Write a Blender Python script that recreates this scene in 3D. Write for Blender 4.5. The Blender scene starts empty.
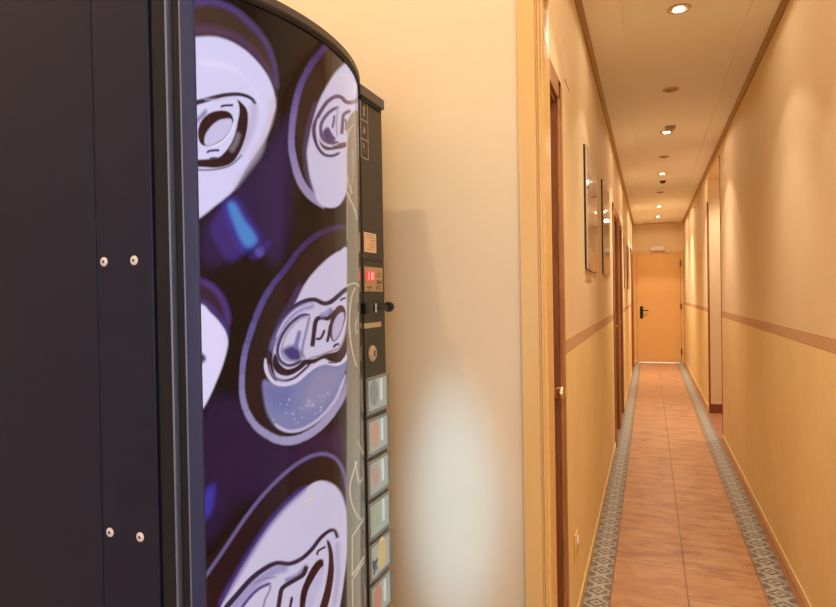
import bpy, bmesh, math, random
import numpy as np
from mathutils import Matrix, Vector
random.seed(7)
SC = bpy.context.scene
COL = SC.collection
PI = math.pi

# ------------------------------------------------------------------ helpers
def lin(c):
    return tuple(((v/255)/12.92 if v/255 <= .04045 else ((v/255+.055)/1.055)**2.4) for v in c)

class V:
    """tiny wrapper so that node maths reads like an expression"""
    nt = None
    def __init__(self, s): self.s = s
    @staticmethod
    def op(op, *a, clamp=False):
        n = V.nt.nodes.new('ShaderNodeMath'); n.operation = op; n.use_clamp = clamp
        for i, x in enumerate(a):
            if isinstance(x, V): V.nt.links.new(x.s, n.inputs[i])
            else: n.inputs[i].default_value = x
        return V(n.outputs[0])
    def __add__(a, b): return V.op('ADD', a, b)
    def __radd__(a, b): return V.op('ADD', b, a)
    def __sub__(a, b): return V.op('SUBTRACT', a, b)
    def __rsub__(a, b): return V.op('SUBTRACT', b, a)
    def __mul__(a, b): return V.op('MULTIPLY', a, b)
    def __rmul__(a, b): return V.op('MULTIPLY', a, b)
    def __truediv__(a, b): return V.op('DIVIDE', a, b)
    def __gt__(a, b): return V.op('GREATER_THAN', a, b)
    def __lt__(a, b): return V.op('LESS_THAN', a, b)
    def abs(a): return V.op('ABSOLUTE', a)
    def fract(a): return V.op('FRACT', a)
    def floor(a): return V.op('FLOOR', a)
    def min(a, b): return V.op('MINIMUM', a, b)
    def max(a, b): return V.op('MAXIMUM', a, b)

def ramp01(x, a, b):
    n = V.nt.nodes.new('ShaderNodeMapRange'); n.clamp = True
    V.nt.links.new(x.s, n.inputs[0]); n.inputs[1].default_value = a; n.inputs[2].default_value = b
    return V(n.outputs[0])
def mixc(f, a, b):
    n = V.nt.nodes.new('ShaderNodeMix'); n.data_type = 'RGBA'
    if isinstance(f, V): V.nt.links.new(f.s, n.inputs[0])
    else: n.inputs[0].default_value = f
    for i, x in ((6, a), (7, b)):
        if isinstance(x, V): V.nt.links.new(x.s, n.inputs[i])
        else: n.inputs[i].default_value = (*x, 1)
    return V(n.outputs[2])
def noise(scale, detail=3, vec=None, stretch=None, rough=.5):
    n = V.nt.nodes.new('ShaderNodeTexNoise'); n.inputs['Scale'].default_value = scale
    n.inputs['Detail'].default_value = detail; n.inputs['Roughness'].default_value = rough
    g = V.nt.nodes.new('ShaderNodeNewGeometry').outputs['Position'] if vec is None else vec
    if stretch:
        m = V.nt.nodes.new('ShaderNodeVectorMath'); m.operation = 'MULTIPLY'
        V.nt.links.new(g, m.inputs[0]); m.inputs[1].default_value = stretch; g = m.outputs[0]
    V.nt.links.new(g, n.inputs['Vector'])
    return V(n.outputs[0])
def posxyz():
    s = V.nt.nodes.new('ShaderNodeSeparateXYZ')
    V.nt.links.new(V.nt.nodes.new('ShaderNodeNewGeometry').outputs['Position'], s.inputs[0])
    return V(s.outputs[0]), V(s.outputs[1]), V(s.outputs[2])

def new_mat(name):
    m = bpy.data.materials.new(name); m.use_nodes = True
    V.nt = m.node_tree
    return m, m.node_tree.nodes['Principled BSDF']
def setc(b, sock, x):
    i = b.inputs[sock]
    if isinstance(x, V): V.nt.links.new(x.s, i)
    elif isinstance(x, tuple): i.default_value = (*x, 1) if len(x) == 3 else x
    else: i.default_value = x
def bump(b, h, strength=.2, dist=.002):
    n = V.nt.nodes.new('ShaderNodeBump'); n.inputs['Strength'].default_value = strength
    n.inputs['Distance'].default_value = dist
    V.nt.links.new(h.s, n.inputs['Height']); V.nt.links.new(n.outputs[0], b.inputs['Normal'])
def simple(name, c, rough=.5, metal=0, var=.08, scale=30, bmp=0, coat=0, spec=None, emit=None, estr=0):
    m, b = new_mat(name)
    c = lin(c)
    n = noise(scale, 4)
    setc(b, 'Base Color', mixc(n, tuple(v*(1-var) for v in c), tuple(min(1, v*(1+var)) for v in c)))
    setc(b, 'Roughness', rough); setc(b, 'Metallic', float(metal)); setc(b, 'Coat Weight', float(coat))
    if coat: setc(b, 'Coat Roughness', .04)
    if spec is not None: setc(b, 'Specular IOR Level', spec)
    if bmp: bump(b, noise(scale*4, 3), bmp)
    if emit: setc(b, 'Emission Color', lin(emit)); setc(b, 'Emission Strength', float(estr))
    return m
def wood(name, c1, c2, rough=.35):
    m, b = new_mat(name)
    n = noise(6, 5, stretch=(9, 9, .7), rough=.6)
    n2 = noise(40, 2, stretch=(6, 6, .3))
    setc(b, 'Base Color', mixc(ramp01(n*.75+n2*.25, .35, .65), lin(c1), lin(c2)))
    setc(b, 'Roughness', .5); setc(b, 'Coat Weight', .0); setc(b, 'Specular IOR Level', .3)
    return m

class MB:
    """collects shapes and links them as ONE mesh object"""
    def __init__(self): self.bm = bmesh.new()
    def box(self, x0, x1, y0, y1, z0, z1, bev=0, seg=2):
        t = bmesh.new(); bmesh.ops.create_cube(t, size=1)
        for v in t.verts:
            v.co = Vector(((x0+x1)/2+v.co.x*(x1-x0), (y0+y1)/2+v.co.y*(y1-y0), (z0+z1)/2+v.co.z*(z1-z0)))
        if bev: bmesh.ops.bevel(t, geom=t.edges[:], offset=bev, segments=seg, affect='EDGES', profile=.5)
        return self._merge(t)
    def _merge(self, t, mat=None):
        if mat is not None: bmesh.ops.transform(t, matrix=mat, verts=t.verts)
        me = bpy.data.meshes.new('t'); t.to_mesh(me); t.free(); self.bm.from_mesh(me); bpy.data.meshes.remove(me)
        return self
    def lathe(self, prof, c, axis='z', n=28):
        """prof: (radius, height) pairs turned about an axis through c"""
        t = bmesh.new(); rings = []
        for r, h in prof:
            rings.append([t.verts.new((r*math.cos(2*PI*k/n), r*math.sin(2*PI*k/n), h)) for k in range(n)] if r > 1e-6 else [t.verts.new((0, 0, h))])
        for a, b in zip(rings, rings[1:]):
            for k in range(n):
                q = [a[k % len(a)], a[(k+1) % len(a)], b[(k+1) % len(b)], b[k % len(b)]]
                q = list(dict.fromkeys(q))
                if len(q) > 2: t.faces.new(q)
        bmesh.ops.recalc_face_normals(t, faces=t.faces)
        M = {'z': Matrix(), 'x': Matrix.Rotation(PI/2, 4, 'Y'), 'y': Matrix.Rotation(-PI/2, 4, 'X'), '-y': Matrix.Rotation(PI/2, 4, 'X'), '-x': Matrix.Rotation(-PI/2, 4, 'Y')}[axis]
        return self._merge(t, Matrix.Translation(c) @ M)
    def prism(self, poly, axis, a, b):
        """2-D outline extruded along an axis from a to b"""
        t = bmesh.new()
        def P(u, v, w): return {'x': (w, u, v), 'y': (u, w, v), 'z': (u, v, w)}[axis]
        A = [t.verts.new(P(u, v, a)) for u, v in poly]; B = [t.verts.new(P(u, v, b)) for u, v in poly]
        t.faces.new(A); t.faces.new(B[::-1])
        for i in range(len(poly)): t.faces.new((A[i], B[i], B[(i+1) % len(poly)], A[(i+1) % len(poly)]))
        bmesh.ops.recalc_face_normals(t, faces=t.faces)
        return self._merge(t)
    def tube(self, pts, r, n=10):
        t = bmesh.new(); rings = []
        pts = [Vector(p) for p in pts]
        for i, p in enumerate(pts):
            d = (pts[min(i+1, len(pts)-1)]-pts[max(i-1, 0)]).normalized()
            s = d.orthogonal().normalized() if i == 0 else (s-d*s.dot(d)).normalized()
            q = d.cross(s)
            rings.append([t.verts.new(p+(s*math.cos(2*PI*k/n)+q*math.sin(2*PI*k/n))*r) for k in range(n)])
        for a, b in zip(rings, rings[1:]):
            for k in range(n): t.faces.new((a[k], a[(k+1) % n], b[(k+1) % n], b[k]))
        t.faces.new(rings[0][::-1]); t.faces.new(rings[-1])
        bmesh.ops.recalc_face_normals(t, faces=t.faces)
        return self._merge(t)
    def build(self, name, mat, parent=None, smooth=False):
        me = bpy.data.meshes.new(name)
        o = bpy.data.objects.new(name, me)
        w = Vector((0, 0, 0)); p = parent
        while p: w += p.location; p = p.parent
        if parent is None:            # origin at the base
            cs = [v.co for v in self.bm.verts]
            w = Vector(((min(c.x for c in cs)+max(c.x for c in cs))/2, (min(c.y for c in cs)+max(c.y for c in cs))/2, min(c.z for c in cs)))
            o.location = w
        else: o.parent = parent
        bmesh.ops.translate(self.bm, verts=self.bm.verts, vec=-w)
        self.bm.to_mesh(me); self.bm.free()
        me.materials.append(mat)
        if smooth: me.shade_smooth(); me.set_sharp_from_angle(angle=math.radians(40))
        COL.objects.link(o)
        return o

def empty(name, loc):
    o = bpy.data.objects.new(name, None); o.location = loc; o.empty_display_size = .05
    COL.objects.link(o); return o
def tag(o, label, cat, group=None):
    o['label'] = label; o['category'] = cat
    if group: o['group'] = group
    return o
def struct(o):
    o['kind'] = 'structure'; return o
def copy_tree(o, dloc, parent=None):
    c = o.copy(); COL.objects.link(c)
    if parent is None: c.location = o.location+Vector(dloc)
    else: c.parent = parent
    for ch in list(o.children): copy_tree(ch, dloc, c)
    return c

# ------------------------------------------------------------------ main sizes (metres)
XL, XR = -.291, .588          # corridor walls
ZC = 2.605                    # corridor ceiling
YE = 12.29                    # end wall
YA, YB = 1.73, 1.82           # wall beside the corridor opening (front and back face)
RXL, RXR, RYB, RZ = -1.47, 1.75, -2.6, 3.4   # the room with the machine
BAND0, BAND1 = 1.082, 1.132

# ------------------------------------------------------------------ materials
def mat_corridor():
    m, b = new_mat('two-tone corridor paint with border')
    x, y, z = posxyz()
    n = noise(3, 4); n2 = noise(18, 4)
    up = mixc(n, lin((236, 206, 158)), lin((246, 218, 172)))
    lo = mixc(ramp01(n*.6+n2*.4, .35, .65), lin((244, 212, 146)), lin((250, 222, 162)))
    t = ((y+x)*26).fract(); u = ((z-BAND0)/(BAND1-BAND0))
    pat = ((t-.5).abs()*1.2+(u-.5).abs()*1.6)
    ring = ((pat-.55).abs() < .12)
    edge = ((u-.5).abs() > .4)
    bc = mixc(ring.max(edge), lin((222, 178, 134)), lin((206, 158, 116)))
    inb = V.op('MULTIPLY', z > BAND0, z < BAND1)
    c = mixc(z > BAND0, lo, up)
    c = mixc(inb, c, bc)
    setc(b, 'Base Color', c); setc(b, 'Roughness', .75); setc(b, 'Specular IOR Level', .2)
    bump(b, noise(90, 3), .12, .002)
    return m
def mat_cream():
    m, b = new_mat('cream room paint')
    n = noise(4, 5); s = noise(60, 2)
    c = mixc(n, lin((238, 216, 178)), lin((246, 225, 188)))
    c = mixc(ramp01(s, .79, .83), c, lin((210, 180, 140)))
    setc(b, 'Base Color', c); setc(b, 'Roughness', .6)
    bump(b, noise(120, 3), .1, .002)
    return m
def mat_yellow_trim():
    m, b = new_mat('chipped yellow trim paint')
    n = noise(5, 4, stretch=(4, 4, .5)); s = noise(45, 3, stretch=(1, 1, .6))
    c = mixc(n, lin((234, 188, 112)), lin((242, 200, 128)))
    c = mixc(ramp01(s, .80, .82), c, lin((150, 96, 50)))
    setc(b, 'Base Color', c); setc(b, 'Roughness', .38)
    return m
def mat_floor():
    m, b = new_mat('terracotta tiles with mosaic border')
    x, y, z = posxyz()
    w = noise(2.4, 2)*.02
    st = noise(6, 6, stretch=(1, 3, 1), rough=.65); bl = noise(3, 3)
    cl = mixc(ramp01(st*.7+bl*.3, .36, .64), lin((182, 128, 86)), lin((206, 162, 118)))
    cl = mixc(ramp01(noise(5, 6, stretch=(1, 2.6, 1), rough=.65), .48, .66), cl, lin((162, 106, 74)))
    # joints
    tx = ((x-.135)/.3095); ty = ((y-.13)/.30)
    jx = ((tx+.5).fract()-.5).abs()*.3095; jy = ((ty+.5).fract()-.5).abs()*.30
    j = (jx < .0024).max(jy < .0020)
    cl = mixc(V.op('MULTIPLY', jx < .0030, .9), cl, lin((118, 76, 50))); cl = mixc(V.op('MULTIPLY', jy < .0026, .8), cl, lin((138, 90, 60)))
    cell = V.op('SINE', tx.floor()*12.98+ty.floor()*78.2)*43.7
    cl = mixc(cell.fract()*.30, cl, lin((210, 150, 106)))
    # mosaic strips
    def strip(c0, w):
        u = (x-c0)/w; v = (y/w/1.05)
        f = (v.fract()-.5).abs()
        d = (u.abs()*1.15+f*1.3)
        lozenge = ((d-.40).abs() < .09).max((d < .14))
        d2 = ((u.abs()-.42).abs()+(f-.5).abs()*1.2)
        corner = (d2 < .24)
        tw = ((V.op('SINE', v*25.1)*.09+u.abs()-.36).abs() < .045)
        pat = lozenge.max(corner).max(tw)
        sp = noise(160, 3)
        c = mixc(ramp01(sp, .3, .7), lin((164, 157, 142)), lin((204, 197, 180)))
        dk = mixc(ramp01(noise(70, 2), .35, .65), lin((70, 82, 94)), lin((112, 100, 84)))
        c = mixc(V.op('MULTIPLY', pat, ramp01(noise(120, 3), .30, .5)), c, dk)
        return c, (u.abs() < .5), (u.abs() > .47)
    cA, mA, eA = strip(-.229, .104); cB, mB_, eB = strip(.504, .108)
    corr = y > 1.75
    out = V.op('MULTIPLY', (x < -.281).max(x > .558), corr)
    dkt = mixc(st, lin((150, 96, 64)), lin((182, 122, 84)))
    cl = mixc(out, cl, dkt)
    cA = mixc(V.op('MULTIPLY', eA, .7), cA, lin((120, 92, 66))); cB = mixc(V.op('MULTIPLY', eB, .7), cB, lin((120, 92, 66)))
    cl = mixc(V.op('MULTIPLY', mA, corr), cl, cA); cl = mixc(V.op('MULTIPLY', mB_, corr), cl, cB)
    setc(b, 'Base Color', cl)
    setc(b, 'Roughness', .30+noise(30, 3)*.16)
    setc(b, 'Specular IOR Level', .5)
    bump(b, noise(25, 4, stretch=(.6, 3, 1))-j*.5, .12, .002)
    return m
M = {}
M['corr'] = mat_corridor(); M['cream'] = mat_cream(); M['ytrim'] = mat_yellow_trim(); M['floor'] = mat_floor()
M['ceil'] = simple('warm white ceiling paint', (254, 246, 236), .75, var=.03, scale=3)
M['cornice'] = simple('ochre brown cornice paint', (170, 134, 80), .5, var=.1, scale=12)
M['roomceil'] = simple('white room ceiling paint', (240, 232, 216), .8, var=.02, scale=4)
M['base'] = simple('cream skirting', (240, 200, 132), .4, var=.06, scale=10)
M['brownbase'] = wood('brown skirting wood', (120, 66, 34), (152, 90, 48))
M['wood'] = wood('reddish brown door wood', (164, 106, 60), (194, 136, 84))
M['wood2'] = wood('dark brown door leaf wood', (126, 76, 42), (158, 102, 60))
M['firedoor'] = simple('orange yellow door paint', (244, 190, 116), .45, var=.05, scale=2)
M['yframe'] = simple('yellow door frame paint', (244, 200, 128), .45, var=.05, scale=6)
M['black'] = simple('black plastic', (14, 14, 16), .4)
M['brass'] = simple('polished brass', (232, 198, 146), .22, 1)
M['steel'] = simple('brushed steel', (190, 188, 184), .3, 1, var=.15, scale=60)
M['rivet'] = simple('pale rivet metal', (236, 226, 222), .42, .25, var=.03)
M['white'] = simple('white plastic', (238, 228, 214), .45, var=.03)
M['cover'] = simple('painted cover plate', (240, 212, 166), .7, var=.03)
M['coverlow'] = simple('ochre painted socket plate', (234, 190, 116), .4, var=.05)
M['fixture'] = simple('bronze downlight ring', (206, 170, 128), .4, 0, var=.05)
M['reflector'] = simple('dark lamp recess', (70, 46, 28), .35, .5)
M['bulb'] = simple('glowing halogen lens', (255, 238, 214), .3, emit=(255, 236, 206), estr=22)
M['bulboff'] = simple('unlit lamp glass', (176, 140, 104), .15, var=.05)
M['detector'] = simple('dark detector plastic', (70, 52, 40), .5)
M['machine'] = simple('black powder coated steel', (24, 27, 50), .42, .0, var=.1, scale=420, bmp=.05, spec=.28)
M['machine_dark'] = simple('dark door shell steel', (26, 26, 33), .45, 0, var=.08, scale=300, spec=.25)
M['gasket'] = simple('black rubber', (6, 6, 7), .7)
M['extrusion'] = simple('grey anodised extrusion', (50, 58, 98), .4, .2, var=.05, scale=50)
M['toptrim'] = simple('dark grey moulded trim', (84, 78, 74), .42, 0, var=.05, scale=40)
M['panel'] = simple('olive black control panel', (46, 43, 37), .42, 0, var=.06, scale=120)
M['icon'] = simple('pale grey print', (182, 172, 152), .5)
M['paper'] = simple('cream sticker paper', (240, 214, 184), .6, var=.03)
M['ink'] = simple('faded brown ink', (190, 140, 110), .6)
M['plate'] = simple('beige control plate', (190, 166, 128), .45, var=.05)
M['plateink'] = simple('brown plate print', (110, 82, 60), .5)
M['display'] = simple('red display glass', (200, 40, 44), .2, emit=(240, 60, 66), estr=.75)
M['digit'] = simple('lit display digit', (255, 150, 140), .3, emit=(255, 140, 136), estr=1.1)
M['lockmetal'] = simple('nickel lock metal', (214, 200, 182), .35, .5, var=.08)
M['bezel'] = simple('pale grey translucent bezel', (150, 150, 142), .25, 0, var=.05, coat=.5)

# ------------------------------------------------------------------ the setting
def floor():
    m = MB(); m.box(RXL-.1, 2.4, RYB-.1, 12.6, -.08, 0)
    struct(m.build('floor', M['floor']))
floor()

# left corridor wall with four door openings: (outer casing y0, y1, head of opening, opens into)
DOORS_L = [(1.825, 2.20, 1.965), (5.43, 6.28, 2.0), (6.33, 7.12, 2.0), (10.5, 11.6, 1.97)]
CW = .07                                     # casing width
m = MB(); y = YB
for a, b_, h in DOORS_L:
    o0, o1 = a+CW, b_-CW
    m.box(XL-.12, XL, y, o0, 0, 2.75); m.box(XL-.12, XL, o0, o1, h, 2.75); y = o1
m.box(XL-.12, XL, y, YE, 0, 2.75)
struct(m.build('wall_left', M['corr']))

def lever(parent, x, y, z, sgn, mat, toward=-1):
    """lever handle on a leaf facing +x*sgn"""
    h = MB()
    h.lathe([(0, 0), (.024, 0), (.024, .006), (.012, .010), (.011, .034), (0, .036)], (x, y, z), 'x' if sgn > 0 else '-x', 20)
    h.tube([(x+sgn*.03, y, z), (x+sgn*.044, y+toward*.012, z), (x+sgn*.046, y+toward*.05, z), (x+sgn*.042, y+toward*.11, z-.004)], .008)
    return h.build('door_handle', mat, parent, True)

for i, (a, b_, h) in enumerate(DOORS_L):
    d = struct(empty('door_%d' % (i+1), (XL, (a+b_)/2, 0)))
    c = MB()                                  # casing, proud of the wall
    for y0, y1 in ((a, a+CW), (b_-CW, b_)):
        c.box(XL, XL+.010, y0, y1, 0, h+CW, .003)
        c.box(XL+.008, XL+.014, (y0+y1)/2-.012, (y0+y1)/2+.022, 0, h+CW-.02, .003)
    c.box(XL, XL+.010, a, b_, h, h+CW, .003)
    c.build('door_casing', M['wood'], d)
    j = MB()
    j.box(XL-.12, XL, a+CW-.004, a+CW+.018, 0, h); j.box(XL-.12, XL, b_-CW-.018, b_-CW+.004, 0, h); j.box(XL-.12, XL, a+CW, b_-CW, h-.018, h+.004)
    j.box(XL-.05, XL-.035, b_-CW-.032, b_-CW-.016, 0, h-.016); j.box(XL-.05, XL-.035, a+CW+.016, a+CW+.032, 0, h-.016)
    j.build('door_jamb', M['wood2'], d)
    l = MB(); y0, y1 = a+CW+.02, b_-CW-.02
    l.box(XL-.092, XL-.052, y0, y1, .008, h-.02, .002)
    if y1-y0 > .5:
        for z0, z1 in ((.2, .85), (1.05, h-.2)):
            l.box(XL-.054, XL-.047, y0+.12, y1-.12, z0, z1, .004)
    l.build('door_leaf', M['wood'], d)
    if i == 0:
        k = MB()                              # knob with a square plate
        k.box(XL-.052, XL-.047, 2.045, 2.105, .925, 1.03, .002)
        k.lathe([(0, 0), (.013, 0), (.011, .02), (.02, .036), (.026, .052), (.023, .066), (.012, .073), (0, .074)], (XL-.048, 2.075, .975), 'x', 22)
        k.build('door_handle', M['brass'], d, True)
    else:
        lever(d, XL-.052, b_-CW-.075, 1.0, 1, M['brass'])

# right corridor wall: an opening to a side passage between y 6.02 and 7.30
OY0, OY1 = 6.02, 7.30
m = MB(); m.box(XR, XR+.12, YB, OY0, 0, 2.75); m.box(XR, XR+.12, OY0, OY1, 2.52, 2.75); m.box(XR, XR+.12, OY1, YE, 0, 2.75)
struct(m.build('wall_right', M['corr']))
m = MB(); m.box(XR+.012, 2.3, OY1-.004, OY1+.1, 0, 2.70); m.box(XR+.12, 2.3, OY0-.1, OY0, 0, 2.75); m.box(2.2, 2.3, OY0, OY1, 0, 2.75)
struct(m.build('wall_passage', simple('pale passage paint', (236, 206, 162), .6, var=.04, scale=5)))
m = MB(); m.box(XR-.006, XR+.010, OY1-.003, OY1+.055, .10, 2.27, .002)
struct(m.build('trim_1', M['wood2']))
m = MB(); m.box(XR-.004, XR+.03, OY0-.012, OY0+.008, .02, 2.50, .002)  # thin brown strip down the corner where the near wall ends
struct(m.build('corner_strip', M['brownbase']))
m = MB(); m.box(XR-.008, 2.2, OY1-.016, OY1+.004, 0, .10, .003)
struct(m.build('baseboard_passage', M['brownbase']))

# end wall with the emergency door
DX0, DX1, DZ = -.238, .525, 2.03
m = MB(); m.box(XL-.12, DX0-.045, YE, YE+.12, 0, 2.75); m.box(DX1+.045, XR+.12, YE, YE+.12, 0, 2.75); m.box(DX0-.045, DX1+.045, YE, YE+.12, DZ+.04, 2.75)
struct(m.build('wall_far', M['corr']))
d = struct(empty('door_5', ((DX0+DX1)/2, YE, 0)))
c = MB(); c.box(DX0-.05, DX0-.004, YE-.022, YE+.1, 0, DZ+.045, .004); c.box(DX1+.004, DX1+.05, YE-.022, YE+.1, 0, DZ+.045, .004); c.box(DX0-.004, DX1+.004, YE-.022, YE+.1, DZ+.004, DZ+.045, .004)
c.box(DX0-.03, DX0+.014, YE+.041, YE+.1, 0, DZ+.03); c.box(DX1-.014, DX1+.03, YE+.041, YE+.1, 0, DZ+.03); c.box(DX0, DX1, YE+.041, YE+.1, DZ-.014, DZ+.03)
c.build('door_frame', M['yframe'], d)
l = MB(); l.box(DX0, DX1, YE-.012, YE+.04, .014, DZ, .003)
l.build('door_leaf', M['firedoor'], d)
h = MB(); h.box(-.18, -.125, YE-.024, YE-.012, .83, 1.06, .006)
h.tube([(-.152, YE-.02, .985), (-.152, YE-.062, .985), (-.13, YE-.068, .985), (-.03, YE-.066, .98)], .011)
h.build('door_handle', M['black'], d, True)
for z in (.22, 1.05, 1.84):
    h = MB(); h.lathe([(0, -.05), (.013, -.05), (.013, .05), (0, .05)], (DX1+.004, YE-.03, z), 'z', 14)
    h.build('hinge', M['brownbase'], d, True)

# ceiling of the corridor: flat centre with two slightly lower side bands
m = MB(); m.box(XL-.12, XR+.12, YB, YE+.12, ZC, ZC+.12)
m.box(XR+.12, 2.3, OY0-.1, OY1+.1, ZC-.02, ZC+.12)
for x0, x1 in ((XL, -.105), (.447, XR)): m.box(x0, x1, YB, YE, ZC-.011, ZC+.01, .003)
struct(m.build('ceiling', M['ceil']))
# cornice mouldings
def cove(s):
    return [(0, 0), (.026*s, 0), (.026*s, -.004), (.019*s, -.008), (.012*s, -.013), (.008*s, -.019), (.006*s, -.026), (0, -.026)]
m = MB(); m.prism([(XL+u, ZC-.009+v) for u, v in cove(1)], 'y', YB, YE); struct(m.build('trim_3', M['cornice']))
m = MB(); m.prism([(XR+u, ZC-.009+v) for u, v in cove(-1)], 'y', YB, YE); struct(m.build('trim_4', M['cornice']))
m = MB(); m.prism([(YE-u, ZC-.001+v*.8) for u, v in cove(.7)], 'x', XL+.03, XR-.03); struct(m.build('trim_5', simple('warm cornice paint', (206, 160, 108), .6)))
# skirtings
m = MB(); y = YB
for a, b_, h in DOORS_L:
    if a-y > .05: m.box(XL, XL+.008, y, a, 0, .046, .003)
    y = b_
m.box(XL, XL+.008, y, YE, 0, .046, .003)
struct(m.build('baseboard_left', M['base']))
m = MB(); m.box(XR-.008, XR, YB, OY0-.012, 0, .046, .003); m.box(XR-.009, XR, OY1+.055, YE, 0, .06, .003)
struct(m.build('baseboard_right', M['base']))

# the room with the machine
m = MB(); m.box(RXL-.1, XL-.028, YA, YB, 0, RZ)
m.box(XL-.028, XR+.03, YA, YB, 2.16, RZ)
m.box(XR+.03, RXR+.1, YA, YB, 0, RZ)
struct(m.build('wall_front', M['cream']))
m = MB(); m.box(RXL-.1, RXL, RYB, YA, 0, RZ); struct(m.build('wall_side', M['cream']))
m = MB(); m.box(RXR, RXR+.1, RYB, YA, 0, RZ); struct(m.build('wall_room_right', M['cream']))
WX0, WX1, WZ0, WZ1 = -.9, 1.3, .85, 2.25      # window in the wall behind the camera
m = MB(); m.box(RXL-.1, WX0, RYB-.1, RYB, 0, RZ); m.box(WX1, RXR+.1, RYB-.1, RYB, 0, RZ); m.box(WX0, WX1, RYB-.1, RYB, 0, WZ0); m.box(WX0, WX1, RYB-.1, RYB, WZ1, RZ)
struct(m.build('wall_back', M['cream']))
m = MB(); m.box(RXL-.1, RXR+.1, RYB-.1, YB, RZ, RZ+.1); struct(m.build('ceiling_room', M['roomceil']))
w = MB()
for x0, x1 in ((WX0, WX0+.06), ((WX0+WX1)/2-.03, (WX0+WX1)/2+.03), (WX1-.06, WX1)): w.box(x0, x1, RYB-.07, RYB-.02, WZ0, WZ1, .004)
for z0, z1 in ((WZ0, WZ0+.06), (WZ1-.06, WZ1)): w.box(WX0, WX1, RYB-.07, RYB-.02, z0, z1, .004)
struct(w.build('window_1', M['white']))

# yellow door frame of the corridor opening
t = MB()      # one moulded profile: flat board, groove, bead and lip
t.prism([(-.338, YA), (-.338, YA-.019), (-.3365, YA-.020), (-.2905, YA-.020), (-.2885, YA-.018), (-.2880, YA-.010), (-.2840, YA-.009), (-.2825, YA-.016), (-.2800, YA-.020),
         (-.2765, YA-.020), (-.2745, YA-.015), (-.2735, YA-.010), (-.2700, YA-.009), (-.2675, YA-.007), (-.2660, YA-.003), (-.2660, YB+.006), (-.300, YB+.006), (-.300, YA)], 'z', 0, 3.3)
struct(t.build('trim_6', M['ytrim']))
t = MB(); t.box(-.276, XR+.02, YA-.018, YA+.03, 2.125, 2.18, .004); t.box(XR+.0, XR+.07, YA-.02, YB, 0, 2.18, .004)
struct(t.build('trim_7', M['ytrim']))

# ------------------------------------------------------------------ things on the corridor walls
def picture(y0, y1, z0, z1, label, hue):
    r = empty('framed_picture', (XL, (y0+y1)/2, z0))
    tag(r, label, 'picture', 'framed pictures along the left wall')
    D = .009
    f = MB(); f.box(XL, XL+D, y0, y1, z0, z1, .001); f.build('backing_frame', M['frame'], r)
    g = MB(); g.box(XL+D, XL+D+.002, y0+.004, y1-.004, z0+.004, z1-.004); g.build('mat_board', M['matboard'], r)
    a = MB(); k = .11; a.box(XL+D+.0015, XL+D+.0028, y0+k, y1-k, z0+k, z1-k); a.build('print', hue, r)
    p = MB(); p.box(XL+D+.0035, XL+D+.0060, y0, y1, z0, z1, .0005); p.build('glass', M['glass'], r)
    for z in (z0, z1):
        c = MB(); c.box(XL+D-.002, XL+D+.0075, (y0+y1)/2-.012, (y0+y1)/2+.012, z-.004, z+.004, .001); c.build('clip', M['steel'], r)
    return r
M['frame'] = simple('dark picture frame', (34, 24, 18), .35, 0, var=.15)
M['matboard'] = simple('pale mat board', (232, 206, 172), .7, var=.03)
def mat_print(name, a, b_, c):
    m, b = new_mat(name)
    n = noise(9, 4); n2 = noise(26, 3)
    setc(b, 'Base Color', mixc(ramp01(n2, .5, .62), mixc(ramp01(n, .4, .6), lin(a), lin(b_)), lin(c))); setc(b, 'Roughness', .6)
    return m
def mat_glass():
    m, b = new_mat('picture glass')
    nt = m.node_tree
    tr = nt.nodes.new('ShaderNodeBsdfTransparent'); gl = nt.nodes.new('ShaderNodeBsdfGlossy'); gl.inputs['Roughness'].default_value = .03
    fr = nt.nodes.new('ShaderNodeFresnel'); fr.inputs['IOR'].default_value = 1.45
    mx = nt.nodes.new('ShaderNodeMixShader')
    gm = nt.nodes.new('ShaderNodeNewGeometry'); V.nt = nt; fk = V.op('MULTIPLY', V(fr.outputs[0]), 1-V(gm.outputs['Backfacing']))
    nt.links.new(fk.s, mx.inputs[0]); nt.links.new(tr.outputs[0], mx.inputs[1]); nt.links.new(gl.outputs[0], mx.inputs[2])
    nt.links.new(mx.outputs[0], nt.nodes['Material Output'].inputs['Surface'])
    return m
M['glass'] = mat_glass()
PR = [mat_print('faded street print', (206, 176, 142), (176, 150, 122), (150, 132, 116)), mat_print('faded blue grey print', (150, 150, 156), (196, 176, 150), (120, 116, 118))]
picture(3.05, 3.66, 1.42, 2.02, 'dark framed glazed picture nearest the camera, with a beige card below it', PR[0])
picture(4.20, 4.84, 1.43, 2.05, 'dark framed glazed picture just before the second brown door', PR[1])
picture(7.80, 8.45, 1.37, 1.965, 'dark framed picture just past the pair of brown doors', PR[0])
picture(8.92, 9.55, 1.37, 1.965, 'dark framed picture farthest down the corridor, before the last brown door', PR[1])
m = MB(); m.box(XL-.002, XL+.003, 3.06, 3.36, 1.365, 1.41)
tag(m.build('caption_card', simple('beige card', (206, 166, 116), .6)), 'small beige card under the nearest framed picture', 'card')
m = MB()
m.box(XL-.002, XL+.004, 2.36, 2.51, 2.105, 2.255, .002)
tag(m.build('access_cover', M['cover']), 'thin square wall-coloured cover plate high on the left wall above the first door', 'cover plate')
s = empty('wall_socket', (XL, 2.50, .27)); tag(s, 'ochre painted socket plate low on the left wall beyond the first door', 'socket')
m = MB(); m.box(XL, XL+.010, 2.465, 2.535, .265, .355, .004, 3); m.build('plate', M['coverlow'], s, True)
m = MB(); m.lathe([(0, .012), (.014, .012), (.019, .014), (.021, .009)], (XL, 2.50, .325), 'x', 20); m.build('socket_insert', M['white'], s, True)

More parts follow.
